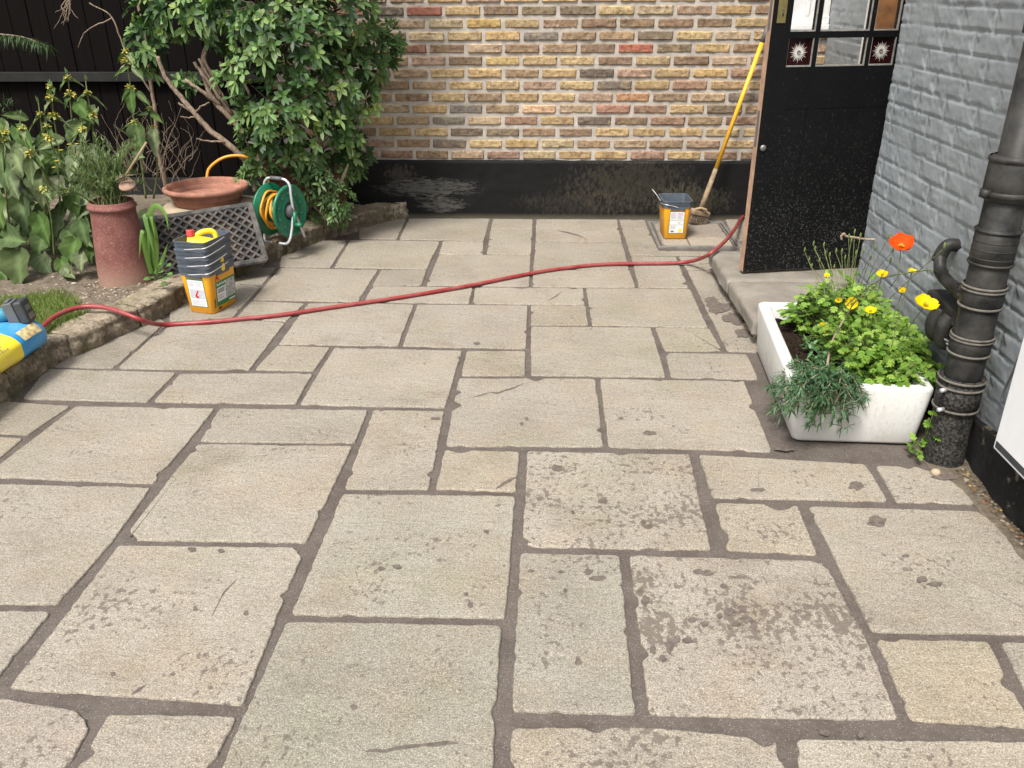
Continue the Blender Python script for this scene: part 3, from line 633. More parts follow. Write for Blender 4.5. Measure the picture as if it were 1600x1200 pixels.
# recessed wall holding the doorway, beyond the corner
XD = 1.70; DY0, DY1 = 4.20, 4.88
b = MB(); ys = [DY1+.06+(YW-.03-DY1-.06)*i/70 for i in range(71)]; zs = [1.75*j/180 for j in range(181)]
vs = [(XD-brickh(y, z, 3), y, z) for z in zs for y in ys]; n = len(ys)
b.add(vs, [(j*n+i, (j+1)*n+i, (j+1)*n+i+1, j*n+i+1) for j in range(len(zs)-1) for i in range(n-1)])
b.build('painted_brickwork', M_grey, gt)
b = MB(); b.box((XD+.004, DY1+.061, 0), (XD+.2, YW-.02, 3.2)); b.box((XD+.004, YE+.001, 0), (XD+.2, DY0-.06, 3.2)); b.box((XD+.004, DY0-.06, 2.1), (XD+.2, DY1+.06, 3.2))
b.build('wall_core', M_grey, gt, smooth=False)
df = MB(); df.box((XD-.03, DY1, 0.12), (XD-.001, DY1+.058, 2.08)); df.box((XD-.03, DY0-.058, .12), (XD+.08, DY0, 2.08)); df.box((XD-.03, DY0-.058, 2.081), (XD+.08, DY1+.058, 2.14))
df.build('door_frame', M_whitep, gt, smooth=False, bevel=.003)
b = MB(); b.box((XD+.9, DY0-.3, 0), (XD+.93, DY1+.6, 2.2)); b.box((XD+.2, DY0-.3, 0), (XD+.9, DY0-.28, 2.2)); b.box((XD+.2, DY1+.58, 0), (XD+.9, DY1+.6, 2.2)); b.box((XD, DY1, .12), (XD+.2, DY1+.058, 2.1)); b.box((XD+.2, DY0-.3, .0), (XD+.9, DY1+.6, .12)); b.box((XD+.2, DY0-.3, 2.2), (XD+.93, DY1+.6, 2.22))
b.build('hallway_lining', M_brownwood, gt, smooth=False)
# white window let into the brick wall, seen through the door glass
wn = thing('window', 'white painted casement window glimpsed through the left pane of the door', 'window', (1.58, YW, 1.15))
b = MB(); b.box((1.36, YW-.05, 1.17), (1.695, YW-.018, 1.20)); b.build('sill', M_whitep, wn, smooth=False, bevel=.004)
b = MB(); b.box((1.40, YW-.03, 1.202), (1.695, YW+.02, 1.245)); b.box((1.40, YW-.03, 1.246), (1.44, YW+.02, 2.1)); b.box((1.545, YW-.03, 1.246), (1.57, YW+.02, 2.1)); b.build('frame', M_whitep, wn, smooth=False, bevel=.003)
b = MB(); b.box((1.441, YW-.016, 1.246), (1.544, YW+.02, 2.1)); b.box((1.571, YW-.016, 1.246), (1.694, YW+.02, 2.1)); b.build('blind', M_whitep, wn, smooth=False)
# rough black render at the foot of the grey wall
b = MB(); ny, nz = 330, 22; vs = []
for j in range(nz+1):
    for i in range(ny+1):
        y = -.5+(YE-.3+.5)*i/ny; v_ = j/nz; near = max(0, min(1, (2.55-y)/.35))
        top = .135+.02*near+(.035*NZ.noise(V((y*6, 0, 0)))+.012*NZ.noise(V((y*22, 0, 3))))*near
        p = V((y, v_*.2, 0))
        out_ = .012+near*(.035*(1-v_)**.7+.022*NZ.noise(p*9)+.008*NZ.noise(p*30))
        x = XW-.012-max(.004, out_) if j < nz else XW+.004
        vs.append((x, y, -.03+(top+.03)*min(1, v_*1.03)))
b.add(vs, [(j*(ny+1)+i, (j+1)*(ny+1)+i, (j+1)*(ny+1)+i+1, j*(ny+1)+i+1) for j in range(nz) for i in range(ny)])
b.build('plinth', M_plinth2, gt)
b = MB()
for y in np.arange(2.62, 3.40, .19): b.box((XW-.030, y, .137), (XW-.002, y+.182, .158))
b.build('slate_ledge', M_cream, gt, smooth=False, bevel=.003)
# ------------------------------------------------------------------ door standing open
A0 = V((.969, 4.044, 0)); dth = math.atan2(4.145-4.044, 1.471-.969)
dr = thing('door', 'black half-glazed wooden door standing open over the stone step', 'door', (A0.x, A0.y, .14), dth)
T = .044; ZB = 0.0; DZ = -.14                # local: x along the width, y into the depth, z up from the door's foot
def dbox(b, u0, u1, v0, v1, y0=0, y1=T): b.box((u0, y0, v0+DZ), (u1, y1, v1+DZ))
b = MB(); top = 2.12
dbox(b, .0015, .092, .14, top); dbox(b, .608, .70, .14, top); dbox(b, .0922, .6078, .905, 1.085); dbox(b, .0922, .6078, .14, .33); dbox(b, .0922, .6078, 1.86, top)
dbox(b, .0922, .6078, 1.205, 1.232, .004, T-.004); dbox(b, .212, .234, 1.086, 1.859, .003, T-.003); dbox(b, .469, .490, 1.086, 1.859, .003, T-.003)
o = b.build('door_leaf', M_door, dr, local=True, smooth=False, bevel=.0006)
b = MB()
for u0, u1 in ((.0922, .220), (.2225, .349), (.3515, .478), (.4805, .6078)): dbox(b, u0, u1, .3302, .9048, .0012, T-.008)
b.build('tongue_boards', M_door, dr, local=True, smooth=False, bevel=.0012)
b = MB(); dbox(b, -.001, .0012, .14, top, .001, T-.001); b.build('door_edge', M_rawwood, dr, local=True, smooth=False)
b = MB(); dbox(b, -.003, -.0012, .74, .90, .010, .030); dbox(b, -.003, -.0012, 1.24, 1.45, .010, .030); b.build('edge_plate', M_dgrey, dr, local=True, smooth=False)
b = MB()
for (u0, u1) in ((.0922, .212), (.234, .469), (.490, .6078)):
    for (v0, v1) in ((1.086, 1.2045), (1.2325, 1.859)):
        for q in ((u0, u1, v0, v0+.006), (u0, u0+.0022, v0+.0062, v1), (u1-.0022, u1, v0+.0062, v1)): dbox(b, *q, .0035, .014)
b.build('glazing_bead', M_glaze, dr, local=True, smooth=False)
for (u0, u1) in ((.0922, .212), (.234, .469), (.490, .6078)):
    b = MB(); dbox(b, u0, u1, 1.2325, 1.859, .018, .021); b.build('glass_pane', M_glass, dr, local=True, smooth=False)
b = MB(); dbox(b, .234, .469, 1.086, 1.2045, .018, .021); b.build('glass_pane', M_glass, dr, local=True, smooth=False)
for u0, u1 in ((.0922, .212), (.490, .6078)):
    b = MB(); dbox(b, u0, u1, 1.086, 1.2045, .018, .021); rp = b.build('ruby_pane', M_ruby, dr, local=True, smooth=False)
    tag(rp, 'dark ruby glass pane with an etched star')
    b = MB(); cx, cz = (u0+u1)/2, 1.146+DZ; n = 48
    vs = [(cx, .0165, cz)]+[(cx+(.044*(1 if q % 4 == 0 else .80) if q % 2 == 0 else .020)*sin(2*pi*q/n)*1.0, .0168, cz+(.046*(1 if q % 4 == 0 else .80) if q % 2 == 0 else .020)*cos(2*pi*q/n)) for q in range(n)]
    b.add(vs, [(0, 1+(q+1) % n, 1+q) for q in range(n)])
    st = b.build('etched_star', M_etch, rp, local=True, smooth=False)
    b = MB(); b.lathe([(0, 0), (.009, 0), (.009, .002), (.006, .002), (.006, .001), (0, .001)], 20, (cx, .016, cz), M=Matrix.Rotation(pi/2, 4, 'X')); b.build('star_centre', M_etchc, rp, local=True)
b = MB(); dbox(b, .022, .062, 1.268, 1.45, -.0035, -.0003); lk = b.build('lock_plate', M_brass, dr, local=True, smooth=False, bevel=.001)
b = MB(); b.lathe([(0, 0), (.0045, 0), (.0045, .002), (0, .002)], 16, (.046, -.0045, 1.318+DZ), M=Matrix.Rotation(-pi/2, 4, 'X')); b.box((.0435, -.0055, 1.296+DZ), (.0485, -.0036, 1.316+DZ)); b.build('keyhole', M_toolblk, lk, local=True)
b = MB(); b.lathe([(0, .009), (.008, .009), (.0135, .006), (.0145, 0)], 24, (.029, 0, .735+DZ), M=Matrix.Rotation(pi/2, 4, 'X')); b.build('round_stud', M_nickel, dr, local=True)
hk = MB(); h0 = atX(1354, 374, XW-.035); h1 = atX(1322, 369, XW-.13)
hk.tube(spline([h0+V((.05, 0, 0)), h0, h0.lerp(h1, .6), h1, h1+V((-.012, -.004, .012)), h1+V((-.022, -.004, 0)), h1+V((-.018, -.004, -.014))], 5), .005, 8)
tag(hk.build('door_hook', M_twig, loc=tuple(h0)), 'small rusty cabin hook sticking out of the grey wall beside the open door', 'hook')
# ------------------------------------------------------------------ step
st = thing('door_step', 'low stone doorstep of two slabs under the open door', 'step', (1.15, 4.0, 0))
def slabblock(x0, x1, y0, y1, z0, z1, name, mat, parent, amp=.006, seed=0):
    b = MB(); nx, ny, nz = int((x1-x0)/.02)+1, int((y1-y0)/.02)+1, 5; 
    def P(x, y, z, n):
        p = V((x, y, z)); return p+V(n)*(amp*NZ.noise(p*9+V((seed, 0, 0)))+amp*.6*NZ.noise(p*33))
    vs = [P(x0+(x1-x0)*i/nx, y0+(y1-y0)*j/ny, z1-(.006 if i in (0, nx) or j in (0, ny) else 0), (0, 0, .35)) for j in range(ny+1) for i in range(nx+1)]
    fs = [(j*(nx+1)+i, j*(nx+1)+i+1, (j+1)*(nx+1)+i+1, (j+1)*(nx+1)+i) for j in range(ny) for i in range(nx)]
    rim = [i for i in range(nx+1)]+[j*(nx+1)+nx for j in range(1, ny+1)]+[ny*(nx+1)+i for i in range(nx-1, -1, -1)]+[j*(nx+1) for j in range(ny-1, 0, -1)]
    n = len(rim); prev = rim
    cx, cy = (x0+x1)/2, (y0+y1)/2
    for k_ in range(1, nz+1):
        z = z1-.006-(z1-.006-z0)*k_/nz; cur = []
        for q in rim:
            v_ = vs[q]; d = V((1 if v_[0] > x1-.01 else -1 if v_[0] < x0+.01 else 0, 1 if v_[1] > y1-.01 else -1 if v_[1] < y0+.01 else 0, 0))
            w_ = P(v_[0], v_[1], z, d*1.2); w_.z = z; w_ += d*.004; cur.append(len(vs)); vs.append(w_)
        fs += [(prev[(i+1) % n], prev[i], cur[i], cur[(i+1) % n]) for i in range(n)]; prev = cur
    b.add(vs, fs); return b.build(name, mat, parent)
slabblock(.895, 1.415, 3.43, 3.955, .055, .122, 'slab', M_step, st, seed=1); slabblock(.885, 1.69, 3.963, 4.47, .055, .124, 'slab', M_step, st, seed=5)
slabblock(.925, 1.40, 3.45, 3.945, -.02, .056, 'riser', M_kerb, st, .022, seed=8); slabblock(.92, 1.66, 3.955, 4.45, -.02, .056, 'riser', M_kerb, st, .022, seed=9)
# ------------------------------------------------------------------ recessed cover
cv = thing('drain_cover', 'steel-edged inspection cover set into the paving under the bucket', 'drain cover', (.91, 5.26, 0))
c0, c1, c2, c3 = V((.665, 4.955, 0)), V((1.165, 4.945, 0)), V((1.165, 5.56, 0)), V((.665, 5.57, 0))
x0, x1, y0, y1 = .668, 1.165, 4.95, 5.565
b = MB(); fw = .017
for q in (((x0, y0), (x1, y0+fw)), ((x0, y1-fw), (x1, y1)), ((x0, y0+fw+.0005), (x0+fw, y1-fw-.0005)), ((x1-fw, y0+fw+.0005), (x1, y1-fw-.0005))): b.box((*q[0], -.02), (*q[1], .004))
x0 += fw+.012; x1 -= fw+.012; y0 += fw+.012; y1 -= fw+.012; fw = .008
for q in (((x0, y0), (x1, y0+fw)), ((x0, y1-fw), (x1, y1)), ((x0, y0+fw+.0005), (x0+fw, y1-fw-.0005)), ((x1-fw, y0+fw+.0005), (x1, y1-fw-.0005))): b.box((*q[0], -.02), (*q[1], .003))
b.build('frame', M_steelcov, cv, smooth=False, bevel=.001)
b = MB(); add_slab(b, [V((x0+fw, y0+fw+.19)), V((x1-fw, y0+fw+.19)), V((x1-fw, y1-fw)), V((x0+fw, y1-fw))], .003, (.27, .24, .20, .1), 301)
add_slab(b, [V((x0+fw, y0+fw)), V((x0+.17, y0+fw)), V((x0+.17, y0+fw+.187)), V((x0+fw, y0+fw+.187))], .003, (.31, .275, .225, .1), 302)
add_slab(b, [V((x0+.172, y0+fw)), V((x1-fw, y0+fw)), V((x1-fw, y0+fw+.187)), V((x0+.172, y0+fw+.187))], .003, (.33, .29, .235, .1), 303)
flat_tops(b.build('stone_infill', M_slab, cv))
# small gully grate next to the cover, behind the door edge
b = MB(); b.box((1.175, 4.93, -.02), (1.40, 5.08, .006)); b.box((1.185, 4.94, .0062), (1.39, 5.07, .013))
tag(b.build('gully_lid', M_dgrey, smooth=False, bevel=.004, loc=(1.28, 5.0, 0)), 'small dark grey plastic gully lid beside the steel-edged cover', 'drain lid')
# ------------------------------------------------------------------ buckets
BH = .235
def rrect(w, d, r, n=5):
    pts = []
    for cx, cy, a0 in ((w/2-r, d/2-r, 0), (-w/2+r, d/2-r, pi/2), (-w/2+r, -d/2+r, pi), (w/2-r, -d/2+r, 3*pi/2)):
        for q in range(n+1): a = a0+pi/2*q/n; pts.append((cx+r*cos(a), cy+r*sin(a)))
    return pts
def loft(b, secs, mat=0, capb=True, capt=False, n=5):
    vs = []; m_ = None
    for (w_, d_, r_, z_) in secs:
        p = rrect(w_, d_, r_, n); m_ = len(p); vs += [(x, y, z_) for x, y in p]
    fs = [(i*m_+j, i*m_+(j+1) % m_, (i+1)*m_+(j+1) % m_, (i+1)*m_+j) for i in range(len(secs)-1) for j in range(m_)]
    if capb: fs.append(tuple(range(m_))[::-1])
    if capt: fs.append(tuple((len(secs)-1)*m_+j for j in range(m_)))
    b.add(vs, fs, mat)
W0, W1, D0, D1 = .138, .170, .190, .222           # base / rim, narrow face along x, long face along y
def wz(z): t = z/BH; return W0+(W1-W0)*t, D0+(D1-D0)*t
def make_bucket(label, grp, yellow=True, handle_side=0):
    t = thing('bucket', label, 'bucket', group=grp)
    b = MB(); zc = .192
    a_ = wz(0); c_ = wz(zc)
    b2 = MB()
    loft(b, [(a_[0]-.008, a_[1]-.008, .016, 0), (*a_, .02, .004), (*c_, .022, zc)]); 
    b.build('body', M_bk_yel if yellow else M_bk_grey, t, local=True, auto=50)
    r_ = wz(BH)
    b2 = MB()
    loft(b2, [(c_[0]+.001, c_[1]+.001, .022, zc-.001), (c_[0]+.007, c_[1]+.007, .024, zc), (c_[0]+.007, c_[1]+.007, .024, zc+.012), (r_[0]+.002, r_[1]+.002, .024, zc+.0125), (r_[0]+.004, r_[1]+.004, .024, BH-.006), (r_[0]+.010, r_[1]+.010, .026, BH-.006), (r_[0]+.010, r_[1]+.010, .026, BH), (r_[0]-.002, r_[1]-.002, .022, BH),
             (c_[0]-.005, c_[1]-.005, .02, zc), (a_[0]-.006, a_[1]-.006, .018, .006)], capb=False, capt=True)
    for s_ in (-1, 1):                             # tabs under the collar
        b2.box((-.045, s_*(c_[1]/2+.002)-.003, zc-.010), (.045, s_*(c_[1]/2+.002)+.003, zc+.002)); b2.box((s_*(c_[0]/2+.002)-.003, -.05, zc-.010), (s_*(c_[0]/2+.002)+.003, .05, zc+.002))
    b2.build('collar', M_bk_grey, t, local=True, auto=40)
    return t
def wire(t, pts, r=.0022):
    b = MB(); b.tube(spline(pts, 6), r, 8); b.build('handle', M_wire, t, local=True)
def face_panel(t, name, mat, side, u0, u1, z0, z1, off=.0012):
    # thin label lying on one of the sloping faces; side 'n' narrow face (-y), 'w' long face (+x)
    b = MB()
    def P(u, z, o):
        w_, d_ = wz(z)
        return (u, -d_/2-o, z) if side == 'n' else (w_/2+o, u, z)
    o2 = off
    v_ = [P(u0, z0, o2), P(u1, z0, o2), P(u1, z1, o2), P(u0, z1, o2), P(u0, z0, .0001), P(u1, z0, .0001), P(u1, z1, .0001), P(u0, z1, .0001)]
    b.add(v_, [(0, 1, 2, 3), (4, 0, 3, 7), (1, 5, 6, 2), (3, 2, 6, 7), (4, 5, 1, 0)])
    return b.build(name, mat, t, local=True, smooth=False)
def text(s_, size, t, side, u, z, mat, off=.0018, rot=0, bold=.0, sx=1.0, name='lettering'):
    cu = bpy.data.curves.new(name, 'FONT'); cu.body = s_; cu.size = size; cu.extrude = .0002; cu.offset = bold; cu.align_x = 'LEFT'
    tmp = bpy.data.objects.new('tmp', cu); C.objects.link(tmp); bpy.context.view_layer.update()
    me = bpy.data.meshes.new_from_object(tmp.evaluated_get(bpy.context.evaluated_depsgraph_get())); C.objects.unlink(tmp); bpy.data.objects.remove(tmp)
    w_, d_ = wz(z); tilt = math.atan((W1-W0)/2/BH)
    if side == 'n': M = Matrix.Translation((u, -d_/2-off, z)) @ Matrix.Rotation(pi/2+tilt, 4, 'X')
    else: M = Matrix.Translation((w_/2+off, u, z)) @ Matrix.Rotation(pi/2, 4, 'Z') @ Matrix.Rotation(pi/2+tilt, 4, 'X')
    M = M @ Matrix.Rotation(rot, 4, 'Z') @ Matrix.Diagonal((sx, 1, 1, 1))
    me.transform(M); me.materials.clear(); me.materials.append(mat); me.name = name
    o = bpy.data.objects.new(name, me); C.objects.link(o); o.parent = t; return o
def bars(t, side, u0, u1, z0, z1, rows, mat, cols=1, fillr=.55, off=.0021, name='small_print'):
    b = MB(); 
    for cidx in range(cols):
        ua = u0+(u1-u0)*cidx/cols+.002; ub = u0+(u1-u0)*(cidx+1)/cols-.002
        for r_ in range(rows):
            zz = z1-(z1-z0)*(r_+.2)/rows; h_ = (z1-z0)/rows*fillr; ue = ua+(ub-ua)*(U(.55, 1) if r_ % 3 == 2 else U(.85, 1))
            def P(u, z):
                w_, d_ = wz(z); return (u, -d_/2-off, z) if side == 'n' else (w_/2+off, u, z)
            b.add([P(ua, zz-h_), P(ue, zz-h_), P(ue, zz), P(ua, zz)], [(0, 1, 2, 3)])
    b.build(name, mat, t, local=True, smooth=False)
def white_face(t, kind):
    face_panel(t, 'label', M_green_lb, 'n', -.046, .046, .035, .176, .0010)
    face_panel(t, 'label', M_white_lb, 'n', -.043, .043, .038, .170, .0016)
    if kind == 'a':
        bars(t, 'n', -.040, .040, .125, .166, 9, M_inkp, 2); face_panel(t, 'label_rule', M_green_lb, 'n', -.043, .043, .118, .1198, .0020)
        bars(t, 'n', .005, .03, .095, .110, 3, M_inkp); face_panel(t, 'label_rule', M_green_lb, 'n', -.043, .043, .088, .0898, .0020)
        bars(t, 'n', -.040, .0, .062, .084, 4, M_inkp); bars(t, 'n', -.035, -.01, .044, .054, 2, M_dark_ink, fillr=.8)
        b = MB(); w_, d_ = wz(.052); b.add([(.024+.012*cos(a), -d_/2-.0024, .054+.014*sin(a)) for a in [2*pi*q/20 for q in range(20)]], [tuple(range(20))]); b.build('yellow_spot', M_jug, t, local=True, smooth=False)
    else:
        bars(t, 'n', -.040, .040, .135, .166, 6, M_inkp, 2); face_panel(t, 'label_rule', M_inkp, 'n', -.043, .043, .1285, .1295, .0020)
        face_panel(t, 'picture_panel', M_inkp, 'n', -.038, .040, .077, .124, .0019)
        b = MB(); w_, d_ = wz(.1); 
        for (ua, za, ub, zb, r_) in ((-.010, .088, .008, .118, .0035), (-.003, .082, .002, .092, .006)):
            dx, dz_ = ub-ua, zb-za; l_ = math.hypot(dx, dz_); nx_, nz_ = -dz_/l_*r_, dx/l_*r_
            y_ = -wz(.09)[1]/2-.0034
            b.add([(ua+nx_, y_, za+nz_), (ua-nx_, y_, za-nz_), (ub-nx_, y_-.001, zb-nz_), (ub+nx_, y_-.001, zb+nz_)], [(0, 1, 2, 3)])
        b.build('red_tool_picture', M_red_lb, t, local=True, smooth=False)
        bars(t, 'n', -.040, .040, .042, .070, 5, M_inkp)
def brand_face(t):
    face_panel(t, 'label', M_green_lb, 'w', -.062, .090, .030, .150, .0012)
    face_panel(t, 'white_box', M_white_lb, 'w', -.056, .012, .052, .120, .0018)
    face_panel(t, 'picture_panel', M_photo, 'w', .014, .086, .052, .142, .0018)
    bars(t, 'w', -.052, .008, .092, .114, 3, M_dark_ink, fillr=.5, off=.0023); bars(t, 'w', -.052, .004, .058, .084, 5, M_inkp, off=.0023)
    text('Sika\u00ae FastFix', .0185, t, 'w', -.057, .130, M_white_lb, off=.0020, bold=.0003, sx=.78)
    text('FastFix', .016, t, 'w', -.072, .030, M_dark_ink, off=.0016, rot=pi/2, bold=.0003)
    bars(t, 'w', -.055, -.025, .012, .024, 2, M_dark_ink, fillr=.7, off=.0016); bars(t, 'w', .03, .085, .034, .044, 1, M_white_lb, fillr=.7, off=.0022)
    b = MB(); zt = .155
    y0_, h_ = -.048, .034
    def P(u, z): return (wz(z)[0]/2+.0016, u, z)
    b.add([P(y0_-.018, zt), P(y0_+.018, zt), P(y0_, zt+h_)], [(0, 1, 2)]); b.build('logo_triangle', M_red_lb, t, local=True, smooth=False)
    text('Sika', .0115, t, 'w', y0_-.0115, zt+.002, M_bk_yel, off=.0026, bold=.0004)
# bucket standing on the cover
t = make_bucket('single yellow bucket with a grey rim and white label standing by the black plinth', None); white_face(t, 'a')
t.location = (.790, 5.225, .0035); t.rotation_euler.z = rad(2)
wire(t, [(-.088, .0, .200), (-.094, -.03, .215), (-.12, -.09, .235)][:1]+[(-.09, -.01, .205), (-.083, -.105, .216), (-.02, -.118, .205), (.0, -.119, .198)][1:])
b = MB(); b.tube(spline([(-.087, .02, .21), (-.105, .07, .235), (-.13, .11, .262)], 5), .0022, 8); b.build('handle', M_wire, t, local=True)
# stack of nested buckets
SB = G(334, 491); rz = rad(-15)
grp = 'nested empty buckets in the stack by the kerb'
labs = ['lowest bucket of the nested stack, yellow with green and white labels', 'grey-rimmed bucket nested directly in the yellow labelled one, second from the ground', 'grey-rimmed bucket nested third from the ground in the stack', 'topmost bucket of the nested stack, holding the yellow jug']
# placed so that the near corner stands where the photo has it
Mz = Matrix.Rotation(rz, 4, 'Z'); corner = Mz @ V((W0/2-.006, -D0/2+.006, 0)); cen = SB-corner
first = None
for q in range(4):
    if q == 0:
        t = make_bucket(labs[0], grp); white_face(t, 'b'); brand_face(t)
        t.location = (cen.x, cen.y, 0); first = t
    else:
        t = thing('bucket', labs[q], 'bucket', group=grp)
        for ch in first.children:
            if ch.name.split('.')[0] in ('body', 'collar'):
                c_ = ch.copy(); C.objects.link(c_); c_.parent = t
                if c_.name.startswith('body'): c_.scale = (.92, .93, 1)
        t.location = (cen.x+U(-.003, .003), cen.y+U(-.003, .003), .0405*q)
    t.rotation_euler.z = rz+(rad(U(-2, 2)) if q else 0)
    b = MB(); x_ = W1/2+.012; y_ = D1/2+.010
    b.tube(spline([(-.02, -y_+.002, .200), (.0, -y_-.006, .203), (.05, -y_-.004, .209), (x_+.002, -y_-.001, .216), (x_+.012, -.04, .226), (x_+.010, .02, .232)][:6], 5), .0022, 8)
    b.build('handle', M_wire, t, local=True)
# yellow jug lying in the top bucket
jg = thing('jug', 'yellow plastic jug with a red cap resting in the topmost bucket', 'jug', (cen.x, cen.y, .285), rad(-62))
b = MB(); Mj = Matrix.Translation((.0, .0, .0)) @ Matrix.Rotation(rad(-8), 4, 'Y')
secs = []
def ring(w_, d_, r_, z_, ox=0, oy=0): return [Mj @ V((x+ox, y+oy, z_)) for x, y in rrect(w_, d_, r_, 4)]
rs = [ring(.10, .15, .025, -.10), ring(.108, .158, .03, -.09), ring(.108, .158, .03, .03), ring(.100, .145, .03, .045), ring(.080, .100, .026, .058, 0, -.018), ring(.055, .060, .018, .070, 0, -.036)]
vs = [p for r_ in rs for p in r_]; m_ = len(rs[0])
b.add(vs, [(i*m_+j, i*m_+(j+1) % m_, (i+1)*m_+(j+1) % m_, (i+1)*m_+j) for i in range(len(rs)-1) for j in range(m_)]+[tuple(range(m_))[::-1], tuple((len(rs)-1)*m_+j for j in range(m_))])
b.build('body', M_jug, jg, local=True, auto=50)
b = MB(); b.tube(spline([Mj @ V(p) for p in ((0, -.030, .062), (0, -.018, .078), (0, .008, .088), (0, .040, .089), (0, .060, .074), (0, .066, .040))], 6),   .0125, 12); b.build('grip', M_jug, jg, local=True)
b = MB(); b.lathe([(0, .104), (.0175, .104), (.019, .098), (.019, .080), (.0195, .078), (.015, .070), (.018, .055)], 24, (0, 0, 0), M=Mj @ Matrix.Translation((0, -.048, 0))); b.build('cap', M_cap, jg, local=True)
# ------------------------------------------------------------------ broom
bt = G(1088, 345); tp = atY(1191, 66, 5.60)
br = thing('broom', 'yellow-handled brush leaning against the brick wall near the door', 'broom', tuple(bt))
bt = V((bt.x, 5.50, .07)); d = (tp-bt).normalized()
L_ = (tp-bt).length
b = MB(); b.tube([bt+d*.30, tp+d*.0], .0135, 14); b.build('handle', M_yhandle, br)
b = MB(); b.tube([tp-d*.001, tp+d*.10], [.0150, .0145], 14); b.build('grip', M_dgrey, br)
b = MB(); b.tube([bt+d*.02, bt+d*.12, bt+d*.299], [.0185, .017, .0142], 12); b.build('wooden_stem', M_dirtywood, br)
Mh = Matrix.Translation(bt) @ Matrix.Rotation(rad(14), 4, 'Y') @ Matrix.Rotation(rad(18), 4, 'Z')
b = MB(); b.box((-.062, -.030, -.008), (.062, .030, .024), M=Mh); b.tube([bt+V((-.035, -.03, .035)), bt+V((.0, -.034, .045)), bt+V((.04, -.03, .03))], .010, 8); b.build('brush_head', M_dirtywood, br, bevel=.006)
b = MB()
for q in range(520):
    x, y = U(-.057, .057), U(-.026, .026); p = Mh @ V((x, y, -.006)); e = Mh @ V((x*1.12+U(-.005, .005), y*1.25+U(-.004, .004), -.062+U(-.006, .006))); a = U(0, pi); w_ = .0014
    o_ = V((cos(a)*w_, sin(a)*w_, 0)); b.add([p-o_, p+o_, e+o_*.6, e-o_*.6], [(0, 1, 2, 3)])
b.build('bristles', M_brist, br, smooth=False)
# ------------------------------------------------------------------ red hose
gp = [(62,514,.125),(90,492,.128),(125,480,.130),(160,480,.128),(190,488,.126),(218,499,.10),(238,505,.055),(262,507,.012)]
hp = [G(x, y, z) for x, y, z in gp]+[G(x, y, .011) for x, y in ((330,503),(380,498),(440,492),(520,480),(590,470),(660,459),(735,446),(800,433),(860,422),(930,414),(985,412),(1035,411.5))]
hp += [G(1072, 409.5, .02), G(1094, 404, .07), G(1110, 396, .136), G(1125, 384, .150), G(1138, 371, .145), G(1150, 355, .10), G(1160, 339, .02), G(1172, 336, .012), V((1.62, 5.52, .012))]
b = MB(); b.tube(spline(hp, 8), .0105, 12); tag(b.build('hose', M_hose, loc=tuple(hp[0])), 'long red rubber hose lying across the whole patio', 'hose')
# ------------------------------------------------------------------ garden edge: chimney pot, bowl, mat, reel
def bz(p): return bedz(p.x, p.y)
CP = V((-2.115, 4.00, .085)); tl = V((-.012, 0, 0))
cp = thing('chimney_pot', 'tall dull red chimney pot used as a planter behind the kerb', 'planter', tuple(CP))
b = MB(); prof = [(.130, -.02), (.132, 0), (.129, .05), (.123, .12), (.116, .20), (.110, .27), (.104, .335), (.104, .362), (.110, .366), (.113, .373), (.111, .381), (.105, .385), (.103, .398), (.100, .402), (.093, .400), (.092, .30), (.092, .05)]
b.lathe(prof, 56, CP, wob=.02); b.build('pot', M_terr, cp)
b = MB(); b.lathe([(0, .365), (.05, .37), (.0925, .36)], 24, CP); b.build('soil', M_dsoil, cp)
BW = V((-1.905, 4.66, 0)); zb = .325
pd = thing('stone_plinth', 'round cream stone slab on a dark pedestal under the terracotta bowl', 'stone', (BW.x, BW.y, .08))
b = MB(); b.lathe([(0, .285), (.235, .285), (.25, .295), (.25, .31), (.24, .319), (.22, .3245), (0, .3248)], 48, BW, wob=.03); b.build('slab', M_cream, pd)
b = MB(); b.lathe([(0, .07), (.16, .07), (.165, .09), (.19, .284), (0, .2845)], 40, BW, wob=.03); b.build('pedestal', M_fence, pd)
bo = thing('bowl', 'wide shallow terracotta bowl standing on the cream stone', 'bowl', (BW.x, BW.y, zb))
b = MB(); rr = .232
b.lathe([(0, 0), (rr*.74, 0), (rr*.78, .008), (rr*.80, .055), (rr*.86, .066), (rr*.97, .072), (rr, .082), (rr*.99, .095), (rr*.95, .101), (rr*.90, .098), (rr*.87, .085), (rr*.84, .045), (rr*.78, .022), (0, .018)], 72, (BW.x, BW.y, zb)); b.build('body', M_terr2, bo)
b = MB(); b.lathe([(0, .036), (rr*.60, .036), (rr*.64, .044), (rr*.70, .046), (rr*.72, .030)], 60, (BW.x, BW.y, zb)); b.build('inner_saucer', M_terr2, bo)
